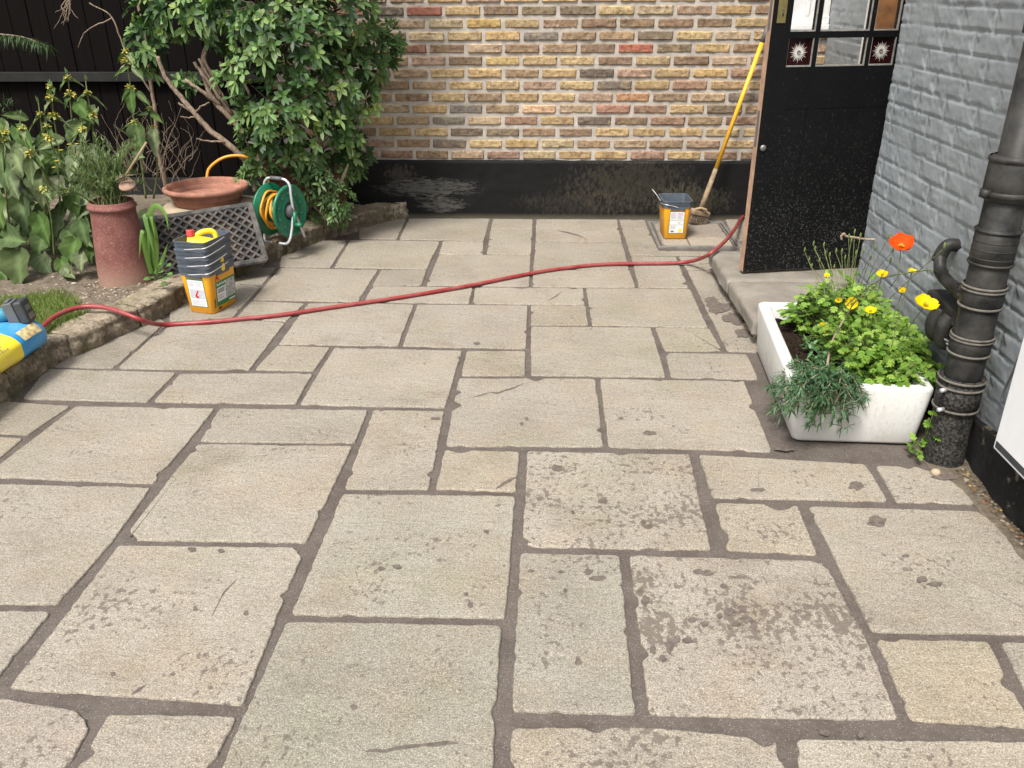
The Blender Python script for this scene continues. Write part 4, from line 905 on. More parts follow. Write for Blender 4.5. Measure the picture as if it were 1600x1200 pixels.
# rubber lattice mat leaning
c_bl, c_br, c_tr, c_tl = V((-1.985, 3.99, .09)), V((-1.49, 4.315, .095)), V((-1.625, 4.56, .345)), V((-2.10, 4.20, .340))
mt = thing('rubber_mat', 'dark grey rubber lattice mat leaning against the stone and bowl', 'mat', tuple((c_bl+c_br)/2))
def MP(u, v_): return (c_bl.lerp(c_br, u)).lerp(c_tl.lerp(c_tr, u), v_)
mn = (c_br-c_bl).cross(c_tl-c_bl).normalized()
b = MB(); ww, hh_ = (c_br-c_bl).length, (c_tl-c_bl).length
def bar(u0, v0, u1, v1, w_, th=.008):
    p, q = MP(u0, v0), MP(u1, v1); d = (q-p).normalized(); s_ = mn.cross(d).normalized()*w_/2; n_ = mn*th
    vs = []
    for e in (p, q):
        vs += [e+s_+n_*.2, e+s_*.6+n_, e-s_*.6+n_, e-s_+n_*.2, e-s_-n_*.3, e+s_-n_*.3]
    fs = [(j, (j+1) % 6, 6+(j+1) % 6, 6+j) for j in range(6)]+[(5, 4, 3, 2, 1, 0), (6, 7, 8, 9, 10, 11)]
    b.add(vs, [f[::-1] for f in fs])
N_ = 11; sl = ww/hh_
for q in range(-8, 20):
    for s_ in (1, -1):
        # diagonal u = u0 + s*v*k
        u0 = q/N_*1.0; k_ = .62*s_; pts = []
        va, vb = 0., 1.
        ua, ub = u0, u0+k_
        lo, hi = .03, .97
        def tt(u): return (u-u0)/k_
        ts = sorted([tt(lo), tt(hi)]); va = max(0.03, ts[0]); vb = min(.97, ts[1])
        if vb-va > .02: bar(u0+k_*va, va, u0+k_*vb, vb, .0150, .007 if s_ > 0 else .0065)
for (a, c_) in (((.015, .02), (.985, .02)), ((.985, .0), (.985, 1)), ((.985, .98), (.015, .98)), ((.015, 1), (.015, 0))): bar(*a, *c_, .032, .010)
b.build('lattice', M_rubber, mt, smooth=False)
b = MB(); n_ = mn*.012; q4 = [MP(.01, .01), MP(.99, .01), MP(.99, .99), MP(.01, .99)]; b.add([q-mn*.006 for q in q4]+[q-mn*.009 for q in q4], [(0, 1, 2, 3), (7, 6, 5, 4)]); b.build('void_sheet', M_void, mt, smooth=False)  # added sheet, its dark colour stands in for the shaded void behind the lattice
b = MB(); b.tube(spline([V((-1.98, 4.86, .40)), V((-1.965, 4.90, .47)), V((-1.88, 4.93, .525)), V((-1.78, 4.95, .53)), V((-1.70, 4.96, .49)), V((-1.64, 4.93, .40)), V((-1.60, 4.84, .28))], 8), .0085, 10)
tag(b.build('garden_hose', M_yhose, loc=(-1.9, 4.9, .3)), 'loop of orange garden hose arching behind the terracotta bowl', 'hose')
# hose reel
HR = V((-1.515, 4.70, .275)); ax = V((.93, -.37, 0)).normalized(); up = V((0, 0, 1)); sd_ = up.cross(ax).normalized()
hr = thing('hose_reel', 'green hose reel wound with orange hose on a grey tube frame', 'hose reel', (HR.x, HR.y, .10))
Mr = Matrix.Translation(HR) @ Matrix((( ax.x, sd_.x, 0, 0), (ax.y, sd_.y, 0, 0), (0, 0, 1, 0), (0, 0, 0, 1))) @ Matrix.Rotation(pi/2, 4, 'Y')
for s_, nm in ((1, 'side_disc'), (-1, 'side_disc')):
    b = MB(); z = .066*s_
    b.lathe([(.045, z), (.05, z+.006*s_), (.075, z+.010*s_), (.080, z+.004*s_), (.128, z+.006*s_), (.134, z+.012*s_), (.143, z+.012*s_), (.148, z+.004*s_), (.146, z-.003*s_), (.045, z-.003*s_)], 64, M=Mr)
    for q in range(10):
        a = 2*pi*q/10
        b.lathe([(0, z+.013*s_), (.009, z+.011*s_), (.012, z+.004*s_)], 14, M=Mr @ Matrix.Translation((.099*cos(a), .099*sin(a), 0)))
    b.build(nm, M_rgreen, hr)
b = MB(); b.lathe([(.05, -.063), (.05, .063)], 32, M=Mr); b.build('drum', M_rgreen, hr)
b = MB(); pts = []
for q in range(0, 340):
    a = q*.13; lay = q/340; z = .054*sin(lay*12.0); r_ = .066+.040*lay+.004*sin(q*.7); pts.append(Mr @ V((r_*cos(a), r_*sin(a), z)))
b.tube(pts, .0068, 8); b.build('wound_hose', M_yhose, hr)
b = MB(); e0 = HR-ax*.075; 
q0 = Mr @ V((.01, -.098, -.060)); 
b.tube([HR+V((-.115, -.055, -.02)), HR+V((-.113, -.058, -.05))], .013, 12); b.build('connector', M_orange, hr)
b = MB(); b.lathe([(0, .098), (.020, .098), (.036, .088), (.040, .066)], 28, M=Mr); b.build('hub', M_dgrey, hr)
for s_ in (1, -1):
    b = MB(); o_ = ax*(.092*s_)
    loop = [HR+o_+V((0, 0, .0)), HR+o_+sd_*-.005+V((0, 0, .09)), HR+o_*.95+V((0, 0, .145)), HR+o_*.7+V((0, 0, .172)), HR+o_*.45+V((0, 0, .178))]
    b.tube(spline(loop, 6), .0075, 10)
    loop = [HR+o_, HR+o_*1.0-sd_*.03+V((0, 0, -.09)), HR+o_*.98-sd_*.055+V((0, 0, -.145)), HR+o_*.8-sd_*.070+V((0, 0, -.170)), HR+o_*.3-sd_*.075+V((0, 0, -.172))]
    b.tube(spline(loop, 6), .0075, 10)
    loop = [HR+o_, HR+o_+sd_*.04+V((0, 0, -.08)), HR+o_+sd_*.075+V((0, 0, -.168))]; b.tube(spline(loop, 5), .0075, 10)
    b.build('frame_tube', M_steel, hr)
b = MB(); b.tube([HR-ax*.075*.52+V((0, 0, .178)), HR+ax*.075*.52+V((0, 0, .178))], .0115, 12); b.build('top_grip', M_dgrey, hr)
b = MB(); b.tube([HR+ax*.100+V((0, 0, .0)), HR+ax*.104+sd_*-.01+V((0, 0, -.035)), HR+ax*.106+sd_*-.015+V((0, 0, -.075))], [.013, .011, .013], 12); b.tube([HR+ax*.104+sd_*-.015+V((0, 0, -.07)), HR+ax*.150+sd_*-.015+V((0, 0, -.07))], .012, 12)
b.build('crank', M_rgreen, hr)
# ------------------------------------------------------------------ big pots in the shrub's shade
for (x, y, r_, h_, lb) in ((-1.62, 5.22, .17, .36, 'large dark terracotta pot half hidden under the glossy shrub'), (-1.42, 5.40, .16, .30, 'smaller brown clay pot nearest the brick wall under the shrub')):
    t = thing('plant_pot', lb, 'plant pot', (x, y, .08)); b = MB()
    b.lathe([(r_*.62, 0), (r_*.66, .01), (r_*.9, h_*.75), (r_*.93, h_*.8), (r_*1.05, h_*.81), (r_*1.06, h_*.98), (r_, h_), (r_*.9, h_*.98), (r_*.86, h_*.8)], 48, (x, y, .08)); b.build('pot', M_terr, t)
    b = MB(); b.lathe([(0, h_*.85), (r_*.89, h_*.84)], 24, (x, y, .08)); b.build('soil', M_dsoil, t)
# ------------------------------------------------------------------ cement bag and tool at the left edge
bg_ = thing('bag', 'plump yellow and blue plastic sack lying on the kerb at the left edge', 'bag', (-2.12, 2.9, .11))
e1 = V((-2.125, 3.12, .160)); e0 = V((-2.14, 2.3, .175)); d = (e1-e0).normalized(); s_ = V((d.y, -d.x, 0)).normalized(); Lb = (e1-e0).length
vs = []; cols = []; nu, nv = 70, 44; b = MB()
def ENV(t): return .62+.38*(1-max(0, (t-.93)/.07)**2)**.5 if t > .93 else 1
for i in range(nu+1):
    t = i/nu; env = ENV(t)
    for j in range(nv):
        a = 2*pi*j/nv; x = .118*env*math.copysign(abs(cos(a))**.8, cos(a)); z = .062*math.copysign(abs(sin(a))**.8, sin(a))*(env**.9)
        p = e0+d*(Lb*t)+s_*x+V((0, 0, z)); nn = (s_*cos(a)+V((0, 0, sin(a))))
        p += nn*(.009*NZ.noise(p*8)+.0035*NZ.noise(V((t*6, a*4, 3))))
        vs.append(p)
fs = [(i*nv+j, i*nv+(j+1) % nv, (i+1)*nv+(j+1) % nv, (i+1)*nv+j) for i in range(nu) for j in range(nv)]
fs.append(tuple(nu*nv+j for j in range(nv))); fs.append(tuple(range(nv))[::-1])
b.add(vs, fs)
for fi in range(nu*nv):
    i = fi//nv; j = fi % nv; a = 2*pi*(j+.5)/nv; lim = .745
    b.m[fi] = 1 if i/nu > lim else 0
b.m[nu*nv] = 1
b.build('sack', [M_bagy, M_bagb], bg_)
def bagpoint(t, a, o=.003):
    env = ENV(t)
    x = .118*env*math.copysign(abs(cos(a))**.8, cos(a)); z = .062*math.copysign(abs(sin(a))**.8, sin(a))*(env**.9)
    p = e0+d*(Lb*t)+s_*x+V((0, 0, z)); nn = (s_*cos(a)+V((0, 0, sin(a))))
    return p+nn*(.009*NZ.noise(p*8)+.0035*NZ.noise(V((t*6, a*4, 3)))+o)
b = MB(); vs = [bagpoint(.79+.14*i/8, .28+.62*j/8) for i in range(9) for j in range(9)]
b.add(vs, [(i*9+j, i*9+j+1, (i+1)*9+j+1, (i+1)*9+j) for i in range(8) for j in range(8)]); b.build('worn_label', M_label_old, bg_)
b = MB()
for r_ in range(4):
    for q in range(11):
        t0 = .47+.012*q*1.6; a0 = .36+.16*r_
        if (r_*7+q*5) % 6 == 0 or q > (10, 8, 9, 6)[r_]: continue
        pts = [bagpoint(t0, a0, .0022), bagpoint(t0+.011, a0, .0022), bagpoint(t0+.011, a0+.07, .0022), bagpoint(t0, a0+.07, .0022)]; b.add(pts, [(0, 1, 2, 3)])
b.build('printed_lines', M_ink, bg_)
b = MB(); b.tube([e1-d*.01+s_*.03+V((0, 0, .02)), e1+d*.018+s_*.03+V((0, 0, .018))], .012, 10); b.build('yellow_cap', M_bagy, bg_)
tz = thing('power_tool', 'teal and black cordless power tool with its battery lying on the sack', 'power tool', (-2.2, 3.05, .25))
tc = V((-2.085, 3.065, .262)); ta = V((-.93, -.15, .0)).normalized(); tb = V((0, 0, 1)).cross(ta)
Mt = Matrix.Translation(tc) @ Matrix(((ta.x, tb.x, 0, 0), (ta.y, tb.y, 0, 0), (0, 0, 1, 0), (0, 0, 0, 1)))
Mk = Mt @ Matrix.Rotation(rad(12), 4, 'Y')
b = MB(); b.box((-.038, -.038, -.050), (-.002, .038, .045), M=Mk); bt_ = b.build('battery', M_toolblk, tz, bevel=.010, smooth=False, seg=3)
b = MB(); b.box((-.0395, -.022, -.036), (-.0378, .022, -.012), M=Mk); b.box((-.0395, -.018, .0), (-.0378, .018, .02), M=Mk); b.build('battery_label', M_nickel, bt_, smooth=False)
b = MB(); b.box((.0, -.034, -.046), (.040, .034, .048), M=Mk); b.box((.012, -.020, .0482), (.030, .020, .056), M=Mk); b.build('battery_mount', M_dgrey, tz, bevel=.009, smooth=False, seg=3)
b = MB(); b.tube([Mk @ V((.035, 0, .005)), Mk @ V((.10, 0, .0)), Mk @ V((.17, 0, -.01)), Mk @ V((.24, 0, -.02))], [.030, .024, .024, .030], 18); b.build('handle', M_teal, tz)
b = MB(); b.tube([Mk @ V((.235, 0, -.06)), Mk @ V((.24, 0, .0)), Mk @ V((.25, .0, .07))], [.035, .042, .036], 18); b.build('motor_housing', M_toolblk, tz)
# ------------------------------------------------------------------ downpipe
PX, PY = 1.318, 2.475
dp = thing('downpipe', 'thick black downpipe with dusty ringed joints fixed to the grey wall', 'downpipe', (PX, PY, 0))
b = MB(); b.lathe([(.055, .30), (.055, .98), (.049, .984), (.049, 3.2)], 40, (PX, PY, 0)); b.build('pipe', M_black_pl, dp)
b = MB(); b.lathe([(.064, -.02), (.064, .02), (.061, .10), (.060, .19)], 40, (PX, PY, 0), wob=.02); b.build('rough_foot', M_rough_pl, dp)
def collar(z0, z1, r_, rings, mat, dust=True):
    b = MB(); b.lathe([(.0552, z0-.002), (r_, z0), (r_, z1), (.0552, z1+.002)], 40, (PX, PY, 0)); c_ = b.build('collar', mat, dp)
    for z in rings:
        b = MB(); b.lathe([(r_, z-.004), (r_+.004, z-.0018), (r_+.004, z+.0018), (r_, z+.004)], 40, (PX, PY, 0)); b.build('collar_rim', M_dust if dust else M_black_pl, c_)
    return c_
collar(.185, .292, .066, [.196], M_rough_pl); collar(.286, .298, .068, [.296, .272], M_rough_pl)
collar(.375, .440, .0595, [.384, .430, .440], M_black_pl); collar(.530, .600, .0595, [.538, .590, .601], M_black_pl)
collar(.665, .775, .0600, [.672, .770], M_black_pl, False)
for z in (.690, .715, .740): 
    b = MB(); b.lathe([(.060, z-.002), (.0615, z), (.060, z+.002)], 40, (PX, PY, 0)); b.build('collar_rib', M_black_pl, dp)
b = MB(); b.lathe([(.0555, .855), (.066, .862), (.067, .90), (.066, .975), (.0555, .985)], 40, (PX, PY, 0)); s1 = b.build('socket', M_black_pl, dp)
b = MB(); b.lathe([(.066, .868), (.071, .872), (.071, .882), (.066, .886)], 40, (PX, PY, 0)); b.box((PX-.082, PY-.03, .868), (PX-.060, PY-.005, .890)); b.build('clamp_rim', M_black_pl, s1); b = MB(); b.lathe([(.066, .966), (.070, .969), (.070, .977), (.066, .981)], 40, (PX, PY, 0)); b.build('socket_rim', M_black_pl, s1)
for (zz, yy) in ((.268, -.035), (.205, -.045)):
    b = MB(); b.tube([(PX-.058, PY+yy, zz), (PX-.078, PY+yy-.008, zz)], .007, 8); b.build('bolt', M_wire, dp)
b = MB()
for z in (1.3, 2.2):
    b = MB(); b.lathe([(.0553, z), (.059, z+.002), (.059, z+.03), (.0553, z+.032)], 32, (PX, PY, 0)); b.box((PX+.05, PY-.03, z+.004), (XW, PY+.03, z+.028)); b.build('wall_bracket', M_black_pl, dp, smooth=False)
# waste pipe joining it
wp = thing('waste_pipe', 'thin black waste pipe bending out of the grey wall into the downpipe', 'pipe', (1.36, 2.8, .5))
e = atX(1481, 384, 1.385); a1 = atX(1468, 402, 1.365); a2 = atX(1470, 425, 1.360); a3 = atX(1484, 443, 1.355); a4 = atX(1503, 458, 1.345)
b = MB(); b.tube(spline([V((XW+.02, e.y+.0, e.z)), e, a1], 6), .023, 16); b.build('elbow', M_black_pl, wp)
b = MB(); b.tube(spline([a1+V((0, 0, .006)), a2, a3, a4, V((1.33, PY+.04, a4.z-.02))], 6), .0205, 16); b.build('pipe', M_black_pl, wp)
b = MB(); b.tube([a4+(a3-a4)*.25, a4+(a4-a3)*.7], .027, 16); b.build('coupling', M_rough_pl, wp)
b = MB(); b.tube([a1+V((0, 0, .004)), a1+V((0, 0, -.012))], .0245, 16); b.tube([a2+V((0, 0, .008)), a2+V((0, 0, -.004))], .0238, 16); b.build('coupling', M_black_pl, wp)
# black box and clamp below it
jb = thing('outlet_box', 'weathered black box with metal clips on the grey wall beside the yellow poppy', 'box', (1.38, 2.75, .42))
p0 = atX(1455, 462, 1.355); p1 = atX(1497, 500, 1.355)
b = MB(); b.box((1.335, p1.y-.01, .395), (XW-.004, p0.y, .455)); b.build('housing', M_black_pl, jb, smooth=False, bevel=.012, seg=3)
for k_ in range(2):
    yy = p1.y+.03+k_*.07; b = MB(); b.tube(spline([(1.345, yy, .42), (1.325, yy, .38), (1.335, yy, .335), (1.36, yy, .325)], 6), [.026]*18+[.020], 14); b.build('outlet', M_black_pl, jb)
    b = MB()
    for z in (.345, .330, .318): b.lathe([(.027, -.003), (.030, 0), (.027, .003)], 20, (1.338+(.345-z)*.6, yy, z), M=Matrix.Rotation(rad(30), 4, 'Y'))
    b.build('clip', M_wire, jb)
b = MB(); b.box((1.375, p1.y-.10, .34), (XW-.002, p1.y-.015, .455)); b.build('back_plate', M_dgrey, jb, smooth=False, bevel=.004)
# white meter cupboard
q0 = atX(1549, 706, 1.315)
mc = thing('meter_cupboard', 'white plastic meter cupboard on the grey wall at the right edge', 'meter box', (1.36, 1.95, .2))
b = MB(); ya = q0.y; b.box((1.340, 1.70, .192), (XW-.004, ya-.004, .78)); b.build('case', M_whitep, mc, smooth=False, bevel=.006)
b = MB(); b.box((1.315, 1.70, .188), (1.338, ya, .785)); dd = b.build('cover', M_white_lb, mc, smooth=False, bevel=.006, seg=3)
b = MB(); b.box((1.3135, 1.72, .199), (1.3148, ya-.012, .219)); b.build('vent_slot', M_toolblk, dd, smooth=False)
b = MB(); pc = [atX(1600, 548, 1.40), atX(1592, 558, 1.40), atX(1583, 580, 1.40), atX(1569, 610, 1.40), atX(1566, 625, 1.40), atX(1573, 632, 1.398), V((1.398, ya-.02, .30))]
b.tube(spline(pc, 6), .0035, 8); tag(b.build('cable', M_dgrey, loc=tuple(pc[0])), 'thin dark cable looping down the grey wall behind the white cupboard', 'cable')
# leaf litter and stones along the foot of the wall
b = MB()
for q in range(900):
    y = U(1.3, 2.40); x = 1.325+.085*(2.4-y)/.9*.35+abs(random.gauss(0, .028)); x = min(x, 1.405); s_ = U(.002, .007)*(1.6 if rnd() < .1 else 1); z = .002
    cc = random.choice([(.12, .085, .055), (.07, .05, .035), (.13, .09, .055), (.16, .12, .07), (.24, .20, .15), (.06, .05, .04)])
    if rnd() < .02: cc = random.choice([(.34, .24, .06), (.20, .09, .05)]); s_ = .007
    vs = [(x+s_*U(.6, 1.4)*cos(a), y+s_*U(.6, 1.4)*sin(a), z+s_*U(0, .5)) for a in (0, 1.3, 2.5, 3.8, 5)]+[(x, y, z+s_*U(.3, .9))]
    b.add(vs, [(i, (i+1) % 5, 5) for i in range(5)], 0, cc)
tag(b.build('leaf_litter', M_debris), 'brown leaf litter and grit in the gap along the grey wall', 'debris', kind='stuff')
b = MB(); nyy = 60; vs = []
for j in range(nyy+1):
    y = 1.0+1.55*j/nyy
    for i in range(9):
        t = i/8; x = (1.300+.012*NZ.noise(V((y*12, 0, 0)))-max(0, y-2.25)*.25+(.0 if y > 1.6 else .03))*(1-t)+1.41*t; vs.append((x, y, -.004+.005*(1 if 0 < i < 8 else 0)+.003*NZ.noise(V((x*30, y*30, 0)))))
b.add(vs, [(j*9+i, j*9+i+1, (j+1)*9+i+1, (j+1)*9+i) for j in range(nyy) for i in range(8)]); tag(b.build('soil_strip', M_soil), kind='structure')
ps = G(1462, 738, .008); b = MB(); b.lathe([(0, .012), (.010, .009), (.016, .002), (.014, -.006)], 16, ps, wob=.5); tag(b.build('pebble', M_cream, loc=tuple(ps)), 'small brownish pebble at the foot of the downpipe', 'stone')
# ------------------------------------------------------------------ glazed sink planter
sk = thing('sink_planter', 'white glazed butler sink used as a planter against the grey wall', 'planter', (1.05, 2.95, 0))
Bq = [V((.852, 2.575, 0)), V((1.262, 2.56, 0)), V((1.325, 3.37, 0)), V((.905, 3.38, 0))]     # foot
Tq = [V((.822, 2.57, .212)), V((1.290, 2.555, .212)), V((1.365, 3.40, .212)), V((.893, 3.41, .212))]
def quadring(f, inset, z, r=.03, n=5):
    P = [Bq[i].lerp(Tq[i], f) for i in range(4)]; P = [V((p.x, p.y)) for p in P]
    if inset: P = offset_poly(P, inset)
    out = []
    for i in range(4):
        a, b_, c_ = P[i-1], P[i], P[(i+1) % 4]; p0 = b_+(a-b_).normalized()*r; p1 = b_+(c_-b_).normalized()*r
        for q in range(n+1):
            t = q/n; p = p0*(1-t)**2+b_*2*t*(1-t)+p1*t*t; out.append((p.x, p.y, z))
    return out
secs = [(0, .012, 0, .03), (.02, .003, .004, .03), (.06, 0, .012, .03), (.95, 0, .200, .03), (.98, .002, .208, .03), (1, .008, .212, .028), (1, .036, .212, .02), (1, .043, .208, .018), (1, .047, .196, .02), (1, .055, .05, .03)]
vs = []; 
for (f, i_, z, r_) in secs: vs += quadring(f, i_, z, r_)
m_ = 24; b = MB(); fs = [(i*m_+j, i*m_+(j+1) % m_, (i+1)*m_+(j+1) % m_, (i+1)*m_+j) for i in range(len(secs)-1) for j in range(m_)]+[tuple(range(m_))[::-1], tuple((len(secs)-1)*m_+j for j in range(m_))]
b.add(vs, fs); b.build('sink', M_sink, sk, auto=60)
b = MB(); nx, ny = 40, 70; vs = []
for j in range(ny+1):
    for i in range(nx+1):
        u, v_ = .11+.78*i/nx, .065+.87*j/ny; p = Tq[0].lerp(Tq[1], u).lerp(Tq[3].lerp(Tq[2], u), v_); vs.append((p.x, p.y, .150+.010*NZ.noise(p*9)+.007*NZ.noise(p*35)))
b.add(vs, [(j*(nx+1)+i, j*(nx+1)+i+1, (j+1)*(nx+1)+i+1, (j+1)*(nx+1)+i) for j in range(ny) for i in range(nx)])
for q in range(500):
    u, v_ = U(.12, .88), U(.07, .93); p = Tq[0].lerp(Tq[1], u).lerp(Tq[3].lerp(Tq[2], u), v_); s_ = U(.002, .007); p.z = .155
    b.add([(p.x+s_*U(.5, 1.3)*cos(a), p.y+s_*U(.5, 1.3)*sin(a), p.z+s_*U(-.2, .4)) for a in (0, 1.5, 3, 4.6)]+[(p.x, p.y, p.z+s_*1.2)], [(0, 1, 4), (1, 2, 4), (2, 3, 4), (3, 0, 4)])
b.build('compost', M_dsoil, sk, smooth=False)
# ------------------------------------------------------------------ foliage helpers
def leaf(b, p, d, up, L_, W_, col, droop=.25, fold=.18, prof=(.25, .8, 1, .75, .35, 0), wav=0, mat=0, curl=0):
    d = d.normalized(); s_ = d.cross(up)
    if s_.length < .05: s_ = d.orthogonal()
    s_.normalize(); n_ = s_.cross(d).normalized(); m_ = len(prof); vs = []
    ph = rnd()*6
    for i, w_ in enumerate(prof):
        t = i/(m_-1); c_ = p+d*(L_*t)-V((0, 0, 1))*(droop*L_*t*t)+n_*(curl*L_*t*t)
        wv = wav*W_*sin(ph+i*2.1); e = s_*(W_/2*w_)
        vs += [c_-e+n_*(fold*W_*w_*.5+wv), c_, c_+e+n_*(fold*W_*w_*.5-wv)]
    fs = []
    for i in range(m_-1): fs += [(3*i, 3*i+1, 3*i+4, 3*i+3), (3*i+1, 3*i+2, 3*i+5, 3*i+4)]
    b.add(vs, fs, mat, col)
def rv(): 
    while True:
        v_ = V((U(-1, 1), U(-1, 1), U(-1, 1)))
        if .05 < v_.length < 1: return v_.normalized()
def jit(c_, a=.2): t = U(1-a, 1+a); return tuple(min(1, x*t*U(.95, 1.05)) for x in c_)
UP = V((0, 0, 1))
OBO = (.12, .38, .72, .98, .95, .55, .05)
def rosette(b, p, ax_, col, n=8, L_=.055, W_=.021):
    ax_ = ax_.normalized(); u = ax_.orthogonal().normalized(); w_ = ax_.cross(u)
    for q in range(n):
        a = 2*pi*q/n+U(-.3, .3); inner = q % 3 == 0; el = U(.7, 1.1) if inner else U(.05, .5)
        d = (u*cos(a)+w_*sin(a))*cos(el)+ax_*sin(el); l_ = L_*(U(.55, .75) if inner else U(.8, 1.2))
        c_ = jit(col, .18)
        if inner: c_ = (c_[0]*1.35, c_[1]*1.25, c_[2]*1.05)
        leaf(b, p+d*.004, d, ax_, l_, W_*U(.85, 1.15), c_, droop=U(.1, .35), fold=.15, prof=OBO)
# ------------------------------------------------------------------ the big glossy shrub
SH = V((-1.55, 5.15, .09))
sh = thing('evergreen_shrub', 'tall evergreen shrub with glossy leaf rosettes filling the corner by the brick wall', 'shrub', tuple(SH))
# blobs: centre pixel, depth, radii in metres (x, y, z)
def BL(px, py, Y, rx, ry, rz_): return (atY(px, py, Y), V((rx, ry, rz_)))
blobs = [BL(455, 60, 4.95, .30, .28, .26), BL(520, 20, 5.1, .26, .25, .22), BL(400, 5, 4.95, .24, .25, .20), BL(440, 165, 4.9, .26, .25, .22), BL(520, 130, 5.1, .25, .22, .24), BL(572, 85, 5.3, .17, .14, .15),
         BL(500, 205, 5.05, .22, .22, .15), BL(415, 215, 4.85, .14, .16, .12), BL(545, 225, 5.25, .13, .14, .16), BL(330, 15, 5.1, .27, .24, .13), BL(262, 20, 5.15, .22, .2, .13), BL(232, 75, 5.2, .13, .14, .14),
         BL(478, -120, 5.1, .55, .4, .4), BL(300, -110, 5.2, .45, .4, .35), BL(385, 118, 4.8, .10, .12, .16), BL(540, 245, 5.2, .10, .10, .08), BL(455, 245, 5.0, .14, .12, .06), BL(345, 50, 5.2, .12, .12, .10), BL(598, 75, 5.38, .11, .08, .10)]
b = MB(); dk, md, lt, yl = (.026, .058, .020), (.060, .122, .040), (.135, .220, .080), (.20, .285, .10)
stems = []
for c_, r_ in blobs:
    vol = r_.x*r_.y+r_.x*r_.z+r_.y*r_.z; n = int(vol*660)
    for q in range(n):
        d = rv(); shell = U(.72, 1.05) if q % 4 else U(.35, .75)
        if d.y > .55 and q % 3: continue
        cl = NZ.noise((c_+V((d.x*r_.x, d.y*r_.y, d.z*r_.z)))*7)
        if cl < -.24: continue
        p = c_+V((d.x*r_.x, d.y*r_.y, d.z*r_.z))*(shell+.18*cl)
        if p.y > 5.62: continue
        ax_ = (d+V((0, -.35, .55))+rv()*.35).normalized()
        k_ = rnd()
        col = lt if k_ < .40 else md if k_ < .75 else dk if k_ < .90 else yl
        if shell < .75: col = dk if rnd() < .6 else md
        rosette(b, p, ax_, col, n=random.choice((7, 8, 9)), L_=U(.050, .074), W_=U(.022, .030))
        if q % 5 == 0: stems.append((c_, p))
for (px, py, Y) in ((625, 66, 5.45), (612, 88, 5.45), (590, 118, 5.42), (560, 265, 5.3), (552, 240, 5.3), (575, 130, 5.4), (385, 178, 4.8), (372, 150, 4.8), (395, 260, 4.9), (400, 235, 4.9), (388, 275, 4.85), (300, 130, 5.1), (285, 125, 5.1), (345, 118, 5.0), (610, 40, 5.45), (470, 265, 5.0), (560, 170, 5.35)):
    c_ = atY(px, py, Y)
    for q in range(5): rosette(b, c_+rv()*.035, (V((0, -.5, .6))+rv()*.6), random.choice((md, lt, lt)), n=8)
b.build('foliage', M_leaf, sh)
b = MB()
for c_, p in stems:
    mid = c_.lerp(p, .5)+V((0, 0, -.02)); b.tube([c_, mid, p], [.004, .003, .0015], 5)
b.build('twigs', M_bark, sh)
b = MB()
def limb(pts, r0, r1, name=None): 
    s_ = spline([atY(*p) for p in pts], 6); n = len(s_); b.tube([p+rv()*.003 for p in s_], [r0+(r1-r0)*i/(n-1) for i in range(n)], 9)
limb([(400, 300, 5.1), (390, 262, 5.05), (365, 232, 5.0), (330, 205, 5.0), (303, 175, 5.0), (280, 148, 5.0), (258, 120, 5.0), (246, 88, 5.0)], .021, .011)
limb([(420, 300, 5.15), (400, 240, 5.1), (370, 195, 5.1), (330, 150, 5.1), (318, 90, 5.15), (340, 45, 5.2), (358, 5, 5.2)], .020, .010)
limb([(365, 180, 5.1), (330, 135, 5.05), (303, 97, 5.05)], .011, .009); limb([(345, 165, 5.1), (318, 145, 5.05), (290, 125, 5.05)], .012, .010); limb([(360, 175, 5.1), (322, 100, 5.12), (322, 82, 5.12)], .010, .009)
limb([(372, 165, 5.1), (350, 115, 5.1), (344, 96, 5.1)], .008, .007); limb([(378, 160, 5.1), (365, 115, 5.1), (356, 92, 5.1)], .008, .006); limb([(390, 150, 5.05), (372, 100, 5.05), (370, 70, 5.05)], .009, .006)
limb([(303, 178, 5.0), (315, 166, 4.98), (328, 160, 4.97)], .006, .004); limb([(305, 183, 5.0), (292, 184, 4.98), (283, 182, 4.96)], .005, .003); limb([(352, 222, 4.98), (325, 220, 4.96), (307, 217, 4.95)], .006, .004)
limb([(360, 195, 5.05), (372, 188, 5.0), (385, 190, 5.0)], .006, .004); limb([(305, 180, 5.0), (290, 168, 5.02), (278, 160, 5.03)], .007, .006)
limb([(345, 150, 5.1), (330, 125, 5.08), (310, 92, 5.08)], .009, .007); limb([(375, 180, 5.1), (345, 165, 5.12), (335, 140, 5.15)], .012, .009)
limb([(445, 300, 5.2), (450, 240, 5.2), (470, 180, 5.2), (500, 120, 5.25), (530, 60, 5.3)], .018, .010); limb([(455, 300, 5.25), (500, 240, 5.3), (540, 200, 5.35)], .014, .006)
limb([(430, 290, 5.1), (418, 250, 5.0), (440, 215, 4.95)], .008, .005); limb([(470, 290, 5.1), (472, 250, 5.05), (455, 230, 5.0)], .006, .004)
b.build('branches', M_bark, sh)
